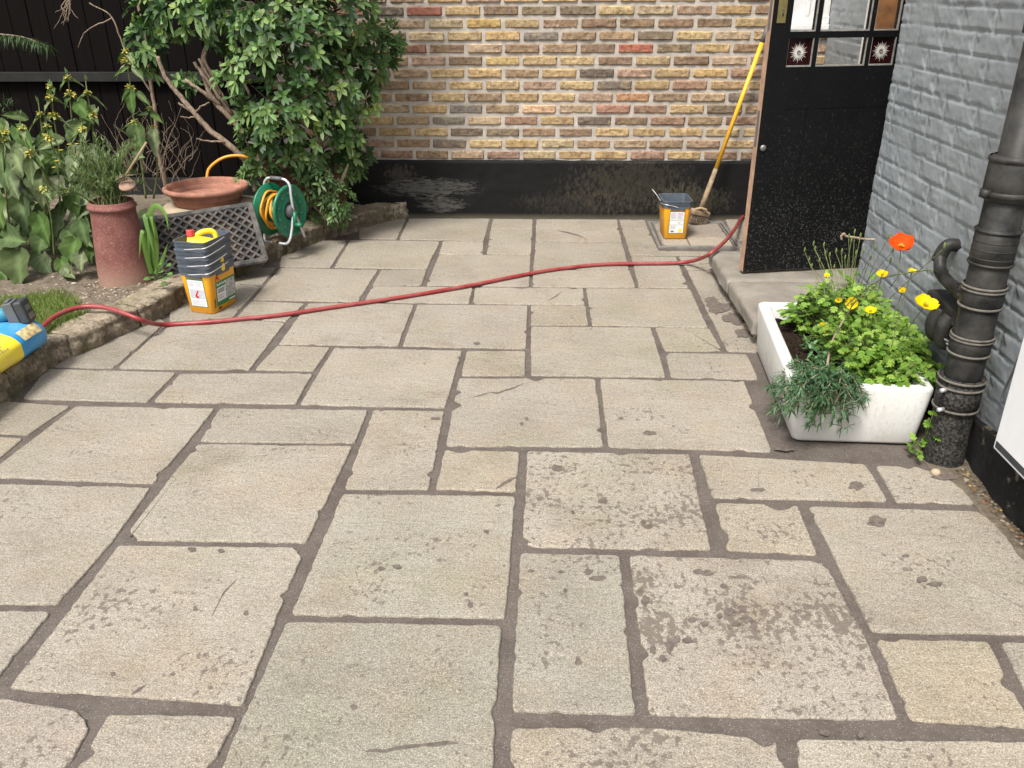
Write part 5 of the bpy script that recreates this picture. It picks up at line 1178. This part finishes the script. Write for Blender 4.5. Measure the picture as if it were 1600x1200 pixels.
# bare hanging stems and thin trunk behind the sage
b = MB(); limb([(262, 300, 5.35), (248, 240, 5.35), (243, 180, 5.35), (236, 130, 5.35), (228, 60, 5.35), (215, 5, 5.35)], .016, .008); limb([(240, 150, 5.35), (196, 80, 5.3), (176, 28, 5.3), (140, 5, 5.3)], .006, .003); limb([(176, 28, 5.3), (135, 48, 5.3), (122, 75, 5.3)], .004, .002); limb([(250, 280, 5.3), (262, 225, 5.3), (285, 165, 5.25)], .004, .002)
for q in range(10):
    x0, y0 = U(95, 112), U(5, 25); limb([(110, -5, 5.4), (x0, y0, 5.4), (x0+U(-26, 14), y0+U(8, 26), 5.38)], .003, .001)
for q in range(46):
    x0, y0 = U(190, 300), U(235, 305); p = [(x0, y0, U(5.2, 5.5))]
    for _ in range(3): p.append((p[-1][0]+U(-22, 22), p[-1][1]-U(8, 34), p[-1][2]))
    limb(p, .0022, .0008)
tag(b.build('bare_climber', M_bark, loc=tuple(atY(262, 300, 5.35))), 'bare leafless climber stems against the black fence', 'climber')
# fern-like spray at the top left edge
ev = thing('conifer_branch', 'dark drooping conifer branch entering at the top left edge', 'tree', tuple(atY(-60, 20, 4.9)))
b = MB(); P0 = [atY(-80, 40, 4.9), atY(-10, 52, 4.9), atY(35, 58, 4.9), atY(76, 72, 4.9)]; s_ = spline(P0, 12); b.tube(s_, [.006-.004*i/(len(s_)-1) for i in range(len(s_))], 6); b.build('branch', M_bark, ev)
b = MB()
for i in range(len(s_)-1):
    for q in range(16):
        p = s_[i].lerp(s_[i+1], rnd()); leaf(b, p, V((U(-.2, .9), U(-.6, .6), U(-.7, .15))), UP, U(.03, .07), .005, jit((.05, .085, .03), .4), droop=.4, prof=(.6, 1, .6, 0))
for q in range(350):
    p = atY(U(-60, 20), U(150, 260), 4.9)+rv()*.05; leaf(b, p, rv(), UP, U(.03, .06), .006, jit((.04, .075, .025), .4), droop=.4, prof=(.6, 1, .6, 0))
b.build('needles', M_soft, ev)
# low shrub to the right of the reel
ls = thing('low_shrub', 'low grey-green shrub with small leaf rosettes beside the hose reel', 'shrub', (-1.3, 4.95, .09))
b = MB()
for (px, py, Y, r_, n) in ((500, 285, 4.98, .12, 46), (528, 310, 4.98, .10, 34), (495, 262, 5.0, .09, 26), (525, 335, 4.95, .07, 20), (470, 262, 5.0, .06, 12), (505, 318, 5.05, .10, 26), (540, 270, 5.1, .06, 10), (425, 268, 4.95, .05, 10)):
    c_ = atY(px, py, Y)
    for q in range(n):
        d = rv(); p = c_+d*r_*U(.6, 1)
        if p.z < .12: continue
        rosette(b, p, d+V((0, -.4, .5)), random.choice(((.05, .10, .035), (.085, .15, .055), (.11, .18, .075))), n=8, L_=.042, W_=.015)
b.build('foliage', M_leaf, ls)
b = MB()
for q in range(16):
    p = V((-1.32+U(-.05, .05), 5.03, .09)); e = atY(U(480, 545), U(255, 325), 4.98); b.tube([p, p.lerp(e, .5)+rv()*.02, e], [.004, .003, .002], 5)
b.build('twigs', M_bark, ls)
# ------------------------------------------------------------------ jerusalem sage
HEART = (.30, .92, 1.0, .93, .76, .50, .22, 0)
def heartleaf(b, p, d, L_, W_, col, up=UP, droop=.25):
    d = d.normalized(); s_ = d.cross(up); s_ = s_.normalized() if s_.length > .05 else d.orthogonal().normalized(); n_ = s_.cross(d).normalized(); vs = []; ph = U(0, 6)
    wid = (.16, .78, .98, 1.0, .94, .84, .70, .52, .33, .15, .0); m_ = len(wid)
    for i, w_ in enumerate(wid):
        t = i/(m_-1); c_ = p+d*(L_*t)-UP*(droop*L_*t*t)
        for j in range(-3, 4):
            u = j/3; back = -.13*L_*abs(u)**1.5*max(0, 1-t*3.2)
            q = c_+s_*(W_/2*w_*u)+d*back+n_*(W_*(.20*abs(u)*w_-.05*cos(u*3))+W_*.07*sin(ph+i*1.4)*u+.09*W_*abs(u)*w_*sin(ph*2+i*1.5)); vs.append(q)
    fs = [(i*7+j, i*7+j+1, (i+1)*7+j+1, (i+1)*7+j) for i in range(m_-1) for j in range(6)]
    n0 = len(b.v); b.add(vs, fs, 0, col)
    for i in range(m_):
        for j in range(7):
            if j != 3: f_ = (1.13 if (i+abs(j-3)) % 2 else .87)*(1-.06*abs(j-3)); b.c[n0+i*7+j] = tuple(x*f_ for x in col[:3])
        b.c[n0+i*7+3] = tuple(min(1, x*1.45) for x in col[:3])
sg = [(.12, .165, .075), (.16, .20, .10), (.09, .135, .05), (.18, .21, .12), (.075, .125, .035)]
def whorl(t, p, d, r_=.019):
    b = MB(); d = d.normalized(); u = d.orthogonal().normalized(); w_ = d.cross(u)
    b.tube([p-d*.010, p, p+d*.010], [r_*.45, r_*.72, r_*.35], 12, 0, (.20, .23, .07))
    for q in range(20):
        a = U(0, 2*pi); e = U(-.35, .9); dd = (u*cos(a)+w_*sin(a))*cos(e)+d*sin(e)
        cc = random.choice([(.55, .46, .09), (.48, .42, .12), (.38, .38, .10), (.62, .50, .13)])
        leaf(b, p+dd*r_*.35, dd, d, r_*U(.7, 1.1), r_*.5, jit(cc, .12), droop=.2, fold=.5, prof=(.5, .8, 1.0, .9, .5))
    for q in range(4):
        a = q*pi/2+U(-.3, .3); leaf(b, p-d*.006, u*cos(a)+w_*sin(a)+UP*.2, UP, r_*1.7, r_*.5, jit((.16, .20, .08)), droop=.4)
    b.build('flower_whorl', M_felt, t)
def sage(name, label, stems, leaves, base):
    t = thing(name, label, 'flowering plant', tuple(base)); b = MB(); bl = MB()
    for S_ in stems:
        pts = [atY(x, y, Y) for x, y, Y in S_['p']]; sp = spline(pts, 6); b.tube(sp, [.0055-.003*i/(len(sp)-1) for i in range(len(sp))], 7)
        for (x, y) in S_['w']:
            p = min(sp, key=lambda q: (q-atY(x, y, S_['p'][-1][2])).length); i = sp.index(p); d = (sp[min(i+1, len(sp)-1)]-sp[max(i-1, 0)])
            whorl(t, p, d, .024 if S_['w'].index((x, y)) else .018)
            a = U(0, pi)
            for s2 in (0, 1):
                dd = V((cos(a+pi*s2), sin(a+pi*s2)*.8-.25, U(-.7, .1))); heartleaf(bl, p-UP*.012, dd, U(.05, .085), U(.024, .038), jit(random.choice(sg), .12), droop=.5)
        p = sp[-1]
        for q in range(4): leaf(bl, p, V((U(-.5, .5), U(-.5, .5), 1)), V((0, -1, 0)), U(.025, .04), .010, jit(sg[2]), droop=.0)
    for (x, y, Y, L_, W_, dx, dy, dz) in leaves: heartleaf(bl, atY(x, y, Y), V((dx, dy, dz)), L_*1.12, W_*1.15, jit(random.choice(sg), .12), up=V((0, -.8, .6)), droop=.12)
    b.build('stems', M_stemg, t); bl.build('leaves', M_felt, t); return t
st_ = [dict(p=[(125, 300, 4.5), (115, 215, 4.5), (109, 147, 4.45), (105, 116, 4.45)], w=[(105, 122), (109, 147)]),
       dict(p=[(100, 330, 4.4), (97, 262, 4.4), (85, 190, 4.35), (79, 135, 4.35)], w=[(79, 137), (78, 153), (84, 176)]),
       dict(p=[(150, 300, 4.5), (145, 200, 4.45), (137, 150, 4.42), (134, 127, 4.42)], w=[(136, 143), (146, 178)]),
       dict(p=[(60, 380, 4.2), (75, 290, 4.2), (48, 240, 4.15), (34, 200, 4.15), (30, 180, 4.15)], w=[(33, 200), (47, 238)]),
       dict(p=[(95, 350, 4.3), (90, 260, 4.3), (76, 213, 4.25), (72, 190, 4.25)], w=[(76, 197), (76, 213)]),
       dict(p=[(130, 320, 4.4), (133, 250, 4.35), (129, 202, 4.3), (128, 192, 4.3)], w=[(129, 202)]),
       dict(p=[(20, 390, 4.1), (8, 290, 4.1), (4, 218, 4.05), (5, 196, 4.05)], w=[(4, 218), (5, 206)]),
       dict(p=[(85, 400, 4.1), (80, 340, 4.1), (68, 295, 4.05)], w=[(68, 295)]), dict(p=[(70, 240, 4.5), (64, 190, 4.5), (60, 160, 4.5)], w=[(62, 178)]),
       dict(p=[(-30, 360, 4.3), (-20, 250, 4.3), (-15, 200, 4.3)], w=[(-18, 215)])]
lv = [(28, 392, 4.0, .17, .135, .05, -.35, -.75), (5, 372, 4.05, .15, .12, .9, -.3, .05), (60, 335, 4.05, .13, .085, .25, -.2, -.95), (125, 345, 4.1, .12, .085, .2, -.25, -.9), (118, 375, 4.05, .13, .10, -.25, -.35, -.8), (135, 325, 4.3, .10, .09, -.7, -.4, -.4),
      (95, 405, 4.0, .10, .07, .4, -.35, -.85), (60, 400, 4.1, .11, .09, .55, -.3, -.7), (0, 240, 4.1, .15, .085, .1, -.2, -1), (12, 270, 4.2, .12, .08, .3, -.2, -.9), (48, 248, 4.15, .11, .055, -.1, -.2, -1), (30, 310, 4.2, .15, .10, .2, -.3, -.9),
      (0, 330, 4.2, .13, .11, .7, -.3, -.2), (100, 245, 4.4, .11, .055, .8, -.3, -.2), (118, 190, 4.5, .12, .07, -.2, -.3, -.7), (120, 160, 4.45, .12, .07, .7, -.3, -.7), (150, 170, 4.5, .12, .08, -.4, -.4, -.8), (60, 225, 4.4, .12, .05, 1, -.3, -.25),
      (110, 300, 4.3, .12, .08, .3, -.3, -.9), (95, 330, 4.3, .12, .09, -.3, -.3, -.9), (20, 220, 4.5, .13, .08, .3, -.2, -.9), (140, 230, 4.4, .11, .08, .4, -.3, -.8), (-15, 300, 4.1, .16, .12, .3, -.3, -.9), (40, 185, 4.5, .11, .045, -.5, -.3, .2),
      (148, 375, 4.2, .10, .08, -.3, -.3, -.9), (85, 215, 4.4, .12, .06, -.9, -.3, -.2), (70, 365, 4.15, .12, .10, -.4, -.3, -.8), (105, 360, 4.2, .10, .09, .6, -.3, -.6), (-40, 340, 4.1, .16, .13, .1, -.3, -.9), (-10, 400, 4.05, .14, .11, .5, -.4, -.6),
      (200, 345, 4.4, .11, .07, .5, -.3, -.6), (232, 330, 4.45, .11, .085, -.1, -.3, -.8), (128, 395, 4.0, .08, .07, -.1, -.4, -.9), (170, 245, 4.55, .10, .08, -.3, -.3, -.9), (212, 245, 4.55, .08, .055, .5, -.3, .1), (100, 418, 3.98, .075, .06, .8, -.4, -.5)]
for q in range(150): lv.append((U(-60, 170), U(190, 425)**1.0, U(4.2, 4.9), U(.09, .15), U(.06, .10), U(-.8, .8), -.4, U(-1, -.1)))
sage('sage_plant', 'broad clump of felted sage with drooping leaves and yellow flower whorls at the left edge', st_, lv, (-2.45, 4.4, .09))
st2 = [dict(p=[(228, 310, 4.6), (220, 250, 4.6), (208, 180, 4.6), (203, 130, 4.6), (197, 90, 4.6), (195, 74, 4.6)], w=[(195, 80), (199, 98), (205, 135), (213, 190)]),
       dict(p=[(240, 310, 4.65), (246, 260, 4.65), (238, 200, 4.65), (233, 165, 4.65)], w=[(234, 172), (239, 197)])]
lv2 = [(213, 195, 4.58, .14, .085, .08, -.15, -1), (240, 203, 4.62, .12, .060, .0, -.2, -1), (203, 142, 4.58, .11, .055, .05, -.2, -1), (208, 108, 4.58, .07, .022, .6, -.2, -.5), (200, 106, 4.58, .08, .02, -.9, -.3, -.4), (215, 145, 4.6, .08, .03, .7, -.2, -.6), (238, 178, 4.62, .07, .03, .8, -.3, -.5), (230, 178, 4.62, .05, .02, -.9, -.3, 0)]
sage('sage_plant', 'tall single sage rising behind the chimney pot with two flowering stems', st2, lv2, (-2.15, 4.65, .09))
# ------------------------------------------------------------------ plant in the chimney pot
wf = thing('wallflower', 'wispy narrow-leaved plant with small yellow flowers growing in the chimney pot', 'flowering plant', (CP.x, CP.y, .43))
b = MB(); bs = MB(); c0 = V((CP.x, CP.y, .44))
for q in range(74):
    a = U(0, 2*pi); r_ = U(0, .07); p = c0+V((cos(a)*r_, sin(a)*r_, 0)); tgt = atY(U(88, 222), U(215, 305), 4.02)+V((0, U(-.12, .12), 0))
    sp = spline([p, p.lerp(tgt, .5)+V((0, 0, .05)), tgt], 6); bs.tube(sp, .0016, 5)
    for i in range(3, len(sp)):
        for _ in range(5): leaf(b, sp[i]+rv()*.006, rv()*.7+UP*.5+(tgt-p).normalized()*.4, UP, U(.022, .045), U(.0035, .006), jit(random.choice([(.10, .15, .06), (.15, .20, .09), (.19, .235, .11), (.09, .14, .055)]), .2), droop=.2, prof=(.4, 1, .9, .5, 0))
b.build('foliage', M_soft, wf); bs.build('stems', M_stemg, wf)
for (x, y) in ((88, 252), (84, 262), (95, 235), (120, 225), (105, 300), (108, 226)):
    f = MB(); p = atY(x, y, 3.98)
    for q in range(6): leaf(f, p, V((cos(q), sin(q), .5)), UP, .011, .010, jit((.70, .55, .03), .1), prof=(.4, 1, 1, .6))
    f.build('flower', M_petal, wf)
# old hand brush stuck in the pot
b = MB(); t0, t1 = atY(196, 275, 3.93), atY(229, 222, 3.98); b.tube([t0, t1], [.006, .005], 8); hb = thing('hand_brush', 'old wooden-handled brush stuck in the top of the chimney pot', 'brush', tuple(t0)); b.build('handle', M_dirtywood, hb)
b = MB()
for q in range(46):
    e = atY(U(182, 212), U(270, 288), 3.92)+V((0, U(-.03, .03), 0)); b.tube([t0+rv()*.004, t0.lerp(e, .6)+rv()*.004, e], .0009, 4)
b.build('bristles', M_twig, hb)
b = MB(); b.lathe([(0, .008), (.038, .005), (.040, -.003), (0, -.006)], 20, atY(199, 290, 3.93), M=Matrix.Rotation(rad(25), 4, 'X')); b.build('blade', M_terr, hb)
# strap leaves and seedlings near the mat
sp_ = thing('strap_leaf_plant', 'arching strap-leaved plant between the chimney pot and the mat', 'plant', (-1.93, 4.02, .09))
b = MB(); r0_ = V((-1.94, 4.02, .09))
for pts, wd in (([(238, 425, 3.98), (233, 370, 3.96), (236, 330, 3.95), (246, 322, 3.94), (258, 336, 3.93), (263, 360, 3.92)], .022), ([(240, 425, 3.98), (238, 380, 3.95), (232, 345, 3.93), (226, 340, 3.92), (233, 370, 3.90), (242, 402, 3.89)], .024), ([(244, 425, 3.98), (244, 380, 3.95), (238, 345, 3.93), (236, 342, 3.92), (242, 372, 3.90)], .018), ([(236, 428, 3.97), (226, 390, 3.94), (224, 362, 3.92), (220, 370, 3.9), (217, 405, 3.88)], .020), ([(242, 428, 3.97), (252, 410, 3.95), (262, 380, 3.95)], .016)):
    sp = spline([atY(*p) for p in pts], 6); vs = []; n = len(sp)
    for i, p in enumerate(sp):
        w_ = wd*(min(1, (1-i/(n-1))*2.2)**.8)*.55+.0008; tdir = (sp[min(i+1, n-1)]-sp[max(i-1, 0)]).normalized(); s_ = tdir.cross(V((0, -1, .2))).normalized()
        vs += [p-s_*w_+V((0, .004, 0)), p, p+s_*w_+V((0, .004, 0))]
    b.add(vs, [f for i in range(n-1) for f in ((3*i, 3*i+1, 3*i+4, 3*i+3), (3*i+1, 3*i+2, 3*i+5, 3*i+4))], 0, jit((.12, .22, .045), .15))
b.build('leaves', M_leaf, sp_)
def seedling(label, cpx, cpy, Y, spots, col, L_=.045, W_=.034, nm='seedling'):
    t = thing(nm, label, 'plant', tuple(atY(cpx, cpy, Y))); b = MB(); s_ = MB(); c0 = atY(cpx, cpy, Y); c0.z = max(.004, c0.z)
    for (x, y) in spots:
        p = atY(x, y, Y-.02); s_.tube(spline([c0, c0.lerp(p, .6)+V((0, 0, .012)), p], 4), .0014, 5)
        dd = (p-c0); dd.z *= .3; leaf(b, p-dd.normalized()*L_*.4, dd.normalized()+V((0, -.3, U(-.1, .2))), V((0, -.5, 1)), L_, W_, jit(col), droop=.15, prof=(.3, .85, 1, .95, .6, .15))
    b.build('leaves', M_leaf, t); s_.build('stalks', M_stemg, t)
seedling('small round-leaved weed at the foot of the chimney pot', 244, 438, 3.80, [(230, 435), (236, 425), (252, 424), (258, 434), (246, 418), (264, 414), (240, 432), (256, 442), (266, 428), (250, 413)], (.10, .21, .05), .034, .027, 'weed')
# ------------------------------------------------------------------ poppies in the sink
pp = thing('poppy_plant', 'bright green poppy plant with yellow flowers and one orange bloom in the white sink', 'flowering plant', (1.13, 2.98, .155))
b = MB(); bs = MB()
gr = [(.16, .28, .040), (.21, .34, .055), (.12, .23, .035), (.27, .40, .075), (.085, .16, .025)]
def lobed(b, p, d, up, L_, col):
    d = d.normalized(); s_ = d.cross(up); s_ = s_.normalized() if s_.length > .05 else d.orthogonal().normalized(); n_ = s_.cross(d).normalized()
    for t, l_, w_ in ((.25, .42, .9), (.55, .48, .8), (.80, .34, .4)):
        for sg_ in (-1, 1):
            q = p+d*(L_*t)-UP*(.2*L_*t*t); leaf(b, q, s_*sg_*w_+d*(1.25-w_*.6)+n_*.15, n_, L_*l_, L_*.26, jit(col, .1), droop=.25, fold=.2, prof=(.5, 1, .95, .75, .0))
    leaf(b, p+d*L_*.55-UP*(.06*L_), d, n_, L_*.45, L_*.30, col, droop=.3, prof=(.3, .9, 1, .7, 0)); leaf(b, p, d, n_, L_*.95, L_*.16, col, droop=.2, prof=(.3, .6, 1, 1, .6))
dome = [(V((1.15, 2.86, .16)), V((.19, .26, .155))), (V((1.13, 3.12, .17)), V((.17, .19, .235))), (V((1.20, 2.72, .16)), V((.13, .13, .115))), (V((1.09, 3.24, .18)), V((.12, .10, .14))), (V((1.29, 2.95, .19)), V((.09, .30, .105))), (V((1.24, 3.2, .18)), V((.10, .13, .20)))]
for c_, r_ in dome:
    n = int(r_.x*r_.y*15000+80)
    for q in range(n):
        d = rv(); d.z = abs(d.z)*1.1; d.normalize(); k_ = U(.55, 1.06); p = c_+V((d.x*r_.x, d.y*r_.y, d.z*r_.z))*k_
        p.z += .02*NZ.noise(p*12)
        if p.x > 1.405 or p.x < (1.04 if p.y < 3.16 else .97)+.03*NZ.noise(p*20): continue
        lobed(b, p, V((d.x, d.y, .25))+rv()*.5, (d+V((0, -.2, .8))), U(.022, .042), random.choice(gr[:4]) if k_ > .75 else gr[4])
        if q % 4 == 0: bs.tube([V((c_.x+d.x*.03, c_.y+d.y*.03, .155)), p], [.0018, .0012], 4)
b.build('foliage', M_soft, pp); bs.build('leaf_stalks', M_stemg, pp)
def px3(x, y, X): return atX(x, y, X)
def flower(c_, nrm, R_, col, name, npet=5, cup=.5, stem=None):
    nrm = nrm.normalized(); u = nrm.orthogonal().normalized(); w_ = nrm.cross(u); f = MB()
    for q in range(npet):
        a = 2*pi*q/npet+U(-.15, .15); d = (u*cos(a)+w_*sin(a)); s_ = nrm.cross(d); vs = []
        for i in range(6):
            t = i/5; rr_ = R_*t; wdt = R_*(.25+1.0*sin(min(1, t*1.05)*pi*.62)); lift = R_*cup*t**1.6
            for j in range(-3, 4):
                v_ = j/3; vs.append(c_+d*(rr_*cos(v_*.55))+s_*(wdt*.62*v_)+nrm*(lift+R_*.10*v_*v_+R_*.07*sin(j*2.3+q*2+i)*t))
        f.add(vs, [(i*7+j, i*7+j+1, (i+1)*7+j+1, (i+1)*7+j) for i in range(5) for j in range(6)], 0, jit(col, .08))
    fo = f.build(name, M_petal, pp)
    f = MB()
    for q in range(24): dd = (nrm*1.0+rv()*.7).normalized(); f.tube([c_+nrm*.002, c_+dd*R_*.38], [.0007, .0013], 4, 0, (.55, .42, .05))
    f.build('stamens', M_petal, fo)
    if stem:
        s_ = MB(); s_.tube(spline(stem+[c_-nrm*.002], 8), .0016, 6); s_.build('flower_stem', M_stemg, pp)
FX = 1.16
o_c = px3(1409, 381, 1.17)
flower(o_c-UP*.012, V((-.25, -.5, .9)), .036, (.80, .085, .006), 'orange_poppy', 5, .75, [px3(1390, 450, 1.17), px3(1402, 432, 1.17), px3(1406, 405, 1.17)])
Y_ = (.88, .60, .004)
for (x, y, X, r_, nr_) in ((1378, 430, 1.18, .014, (-.2, -.4, 1)), (1410, 455, 1.22, .010, (-.3, -.4, 1)), (1310, 470, 1.10, .009, (-.3, -.5, .8)), (1332, 474, 1.14, .017, (-.6, -.8, .4)), (1360, 487, 1.16, .015, (-.2, -.3, 1)), (1288, 513, 1.06, .016, (-.5, -.6, .6)), (1328, 552, 1.10, .015, (-.2, -.5, .8)), (1374, 555, 1.17, .011, (-.2, -.5, .8)), (1445, 478, 1.24, .028, (.1, -.35, .9)), (1292, 431, 1.08, .008, (-.2, -.4, .8)), (1425, 425, 1.22, .010, (0, -.3, 1))):
    p = px3(x, y, X); root = V((min(max(p.x, 1.0), 1.2), min(max(p.y, 2.75), 3.2), .20)); flower(p, V(nr_), r_*1.3, Y_, 'yellow_poppy', 4, .45, [root, root.lerp(p, .6)+V((0, .01, .01))])
s_ = MB()
s_.tube(spline([px3(1290, 520, 1.06), px3(1310, 490, 1.10), px3(1340, 462, 1.14), px3(1378, 436, 1.17), px3(1420, 426, 1.2), px3(1458, 421, 1.22)], 8), .0022, 6)
s_.tube(spline([px3(1300, 540, 1.08), px3(1330, 480, 1.12), px3(1350, 460, 1.14)], 6), .003, 6)
buds = [(1257, 393), (1264, 408), (1273, 391), (1271, 383), (1289, 398), (1287, 385), (1296, 401), (1306, 395), (1315, 395), (1326, 372), (1335, 365), (1344, 371), (1330, 378), (1349, 395), (1367, 390), (1391, 410), (1395, 393), (1268, 418), (1280, 410), (1320, 405), (1360, 405), (1337, 398), (1303, 420), (1388, 372), (1475, 388)]
for i, (x, y) in enumerate(buds):
    X = 1.10 if x < 1320 else 1.17; p = px3(x, y, X); r_ = px3(x*.45+1320*.55, 450+U(-10, 20), X); s_.tube(spline([r_, r_.lerp(p, .5)+V((U(-.01, .01), 0, 0)), p], 4), .0011, 5)
    bd = MB(); bd.tube([p-UP*.004, p+UP*.004, p+UP*.012, p+UP*.019], [.0012, .0036, .0034, .0008], 8, 0, (.16, .22, .06)); bd.build('bud', M_soft, pp)
s_.build('flower_stem', M_stemg, pp)
s_ = MB(); s_.tube(spline([V((1.005, 2.79, .158)), px3(1300, 535, 1.04), px3(1318, 500, 1.07)], 5), [.0055, .0050, .0048, .0045, .004, .004, .004, .0038, .0036, .0035, .0034], 8)
tag(s_.build('stick', M_twig, loc=(1.005, 2.79, .158)), 'dry brown stick leaning in the compost of the white sink', 'stick')
# trailing lavender over the front rim
lv_ = thing('trailing_plant', 'blue-green narrow-leaved plant trailing over the front left corner of the sink', 'plant', (.93, 2.62, .16))
b = MB(); bs = MB()
def ztop(x, y): return atY(x, y, 2.53)
for q in range(64):
    root = V((U(.88, 1.05), U(2.60, 2.70), .170)); 
    x, y = (U(1198, 1250), U(600, 655)) if q % 5 < 2 else (U(1255, 1352), U(600, 668))
    if x > 1235 and y > 645 and x < 1262: y -= 20
    e = atY(x, y, U(2.46, 2.55)) if x > 1236 else atX(x, y, U(.77, .84))
    e.z = max(.05, e.z); mid = V(((root.x+e.x)/2, (root.y+e.y)/2-.0, max(.235, e.z+.03)))
    sp = spline([root, mid, e], 6); bs.tube(sp, .0013, 4)
    for i in range(4, len(sp)):
        for _ in range(5): leaf(b, sp[i]+rv()*.005, rv()*.8+(e-mid).normalized()*.6+UP*.25, UP, U(.022, .042), U(.0045, .0065), jit(random.choice([(.055, .125, .055), (.085, .165, .075), (.12, .20, .11), (.04, .09, .04)]), .2), droop=.15, prof=(.5, 1, .9, .6, 0))
b.build('foliage', M_soft, lv_); bs.build('stems', M_twig, lv_)
b = MB()
for q in range(70):
    p = V((U(.86, .97), U(2.57, 2.66), .216)); b.tube(spline([p, p+V((U(-.03, .03), -.04, .012)), p+V((U(-.04, .04), -.07, -.03-U(0, .05)))], 4), .0009, 4)
b.build('dead_stalks', M_twig, lv_)
# little grey-green plant on the bare soil in the sink
gp_ = thing('small_plant', 'small blue-green leafy plant on the bare compost in the back left of the sink', 'plant', (1.0, 3.02, .16))
b = MB()
for q in range(130):
    p = atX(U(1258, 1300), U(505, 560), 1.0); p = V((p.x+U(-.03, .05), min(3.2, max(2.85, p.y)), .165+U(0, .03))); leaf(b, p, rv()+UP*.8, UP, U(.02, .035), U(.010, .014), jit(random.choice([(.10, .20, .09), (.14, .24, .12), (.08, .16, .06)]), .2), prof=(.4, .9, 1, .6, 0))
b.build('foliage', M_soft, gp_)
# weeds between the sink and the downpipe
wd_ = thing('weed', 'bright green lobed weed growing between the white sink and the downpipe', 'plant', (1.22, 2.46, 0))
b = MB(); s_ = MB(); r0_ = V((1.275, 2.53, .0))
for (x, y) in ((1425, 700), (1438, 690), (1446, 706), (1456, 696), (1440, 712), (1430, 690), (1450, 655), (1456, 668), (1462, 660), (1458, 645), (1449, 676), (1460, 680), (1436, 702), (1466, 695), (1452, 664), (1462, 650), (1444, 684)):
    p = atY(x, y, U(2.45, 2.50)); s_.tube([r0_, p], .0012, 4); lobed(b, p-(p-r0_).normalized()*.012, (p-r0_).normalized()+V((0, -.4, -.1)), V((0, -.6, .8)), U(.028, .04), random.choice(gr[:3]))
    lobed(b, p, rv()+V((0, -.5, .2)), V((0, -.6, .8)), U(.022, .034), random.choice(gr[:3]))
b.build('leaves', M_soft, wd_); s_.build('stalks', M_stemg, wd_)
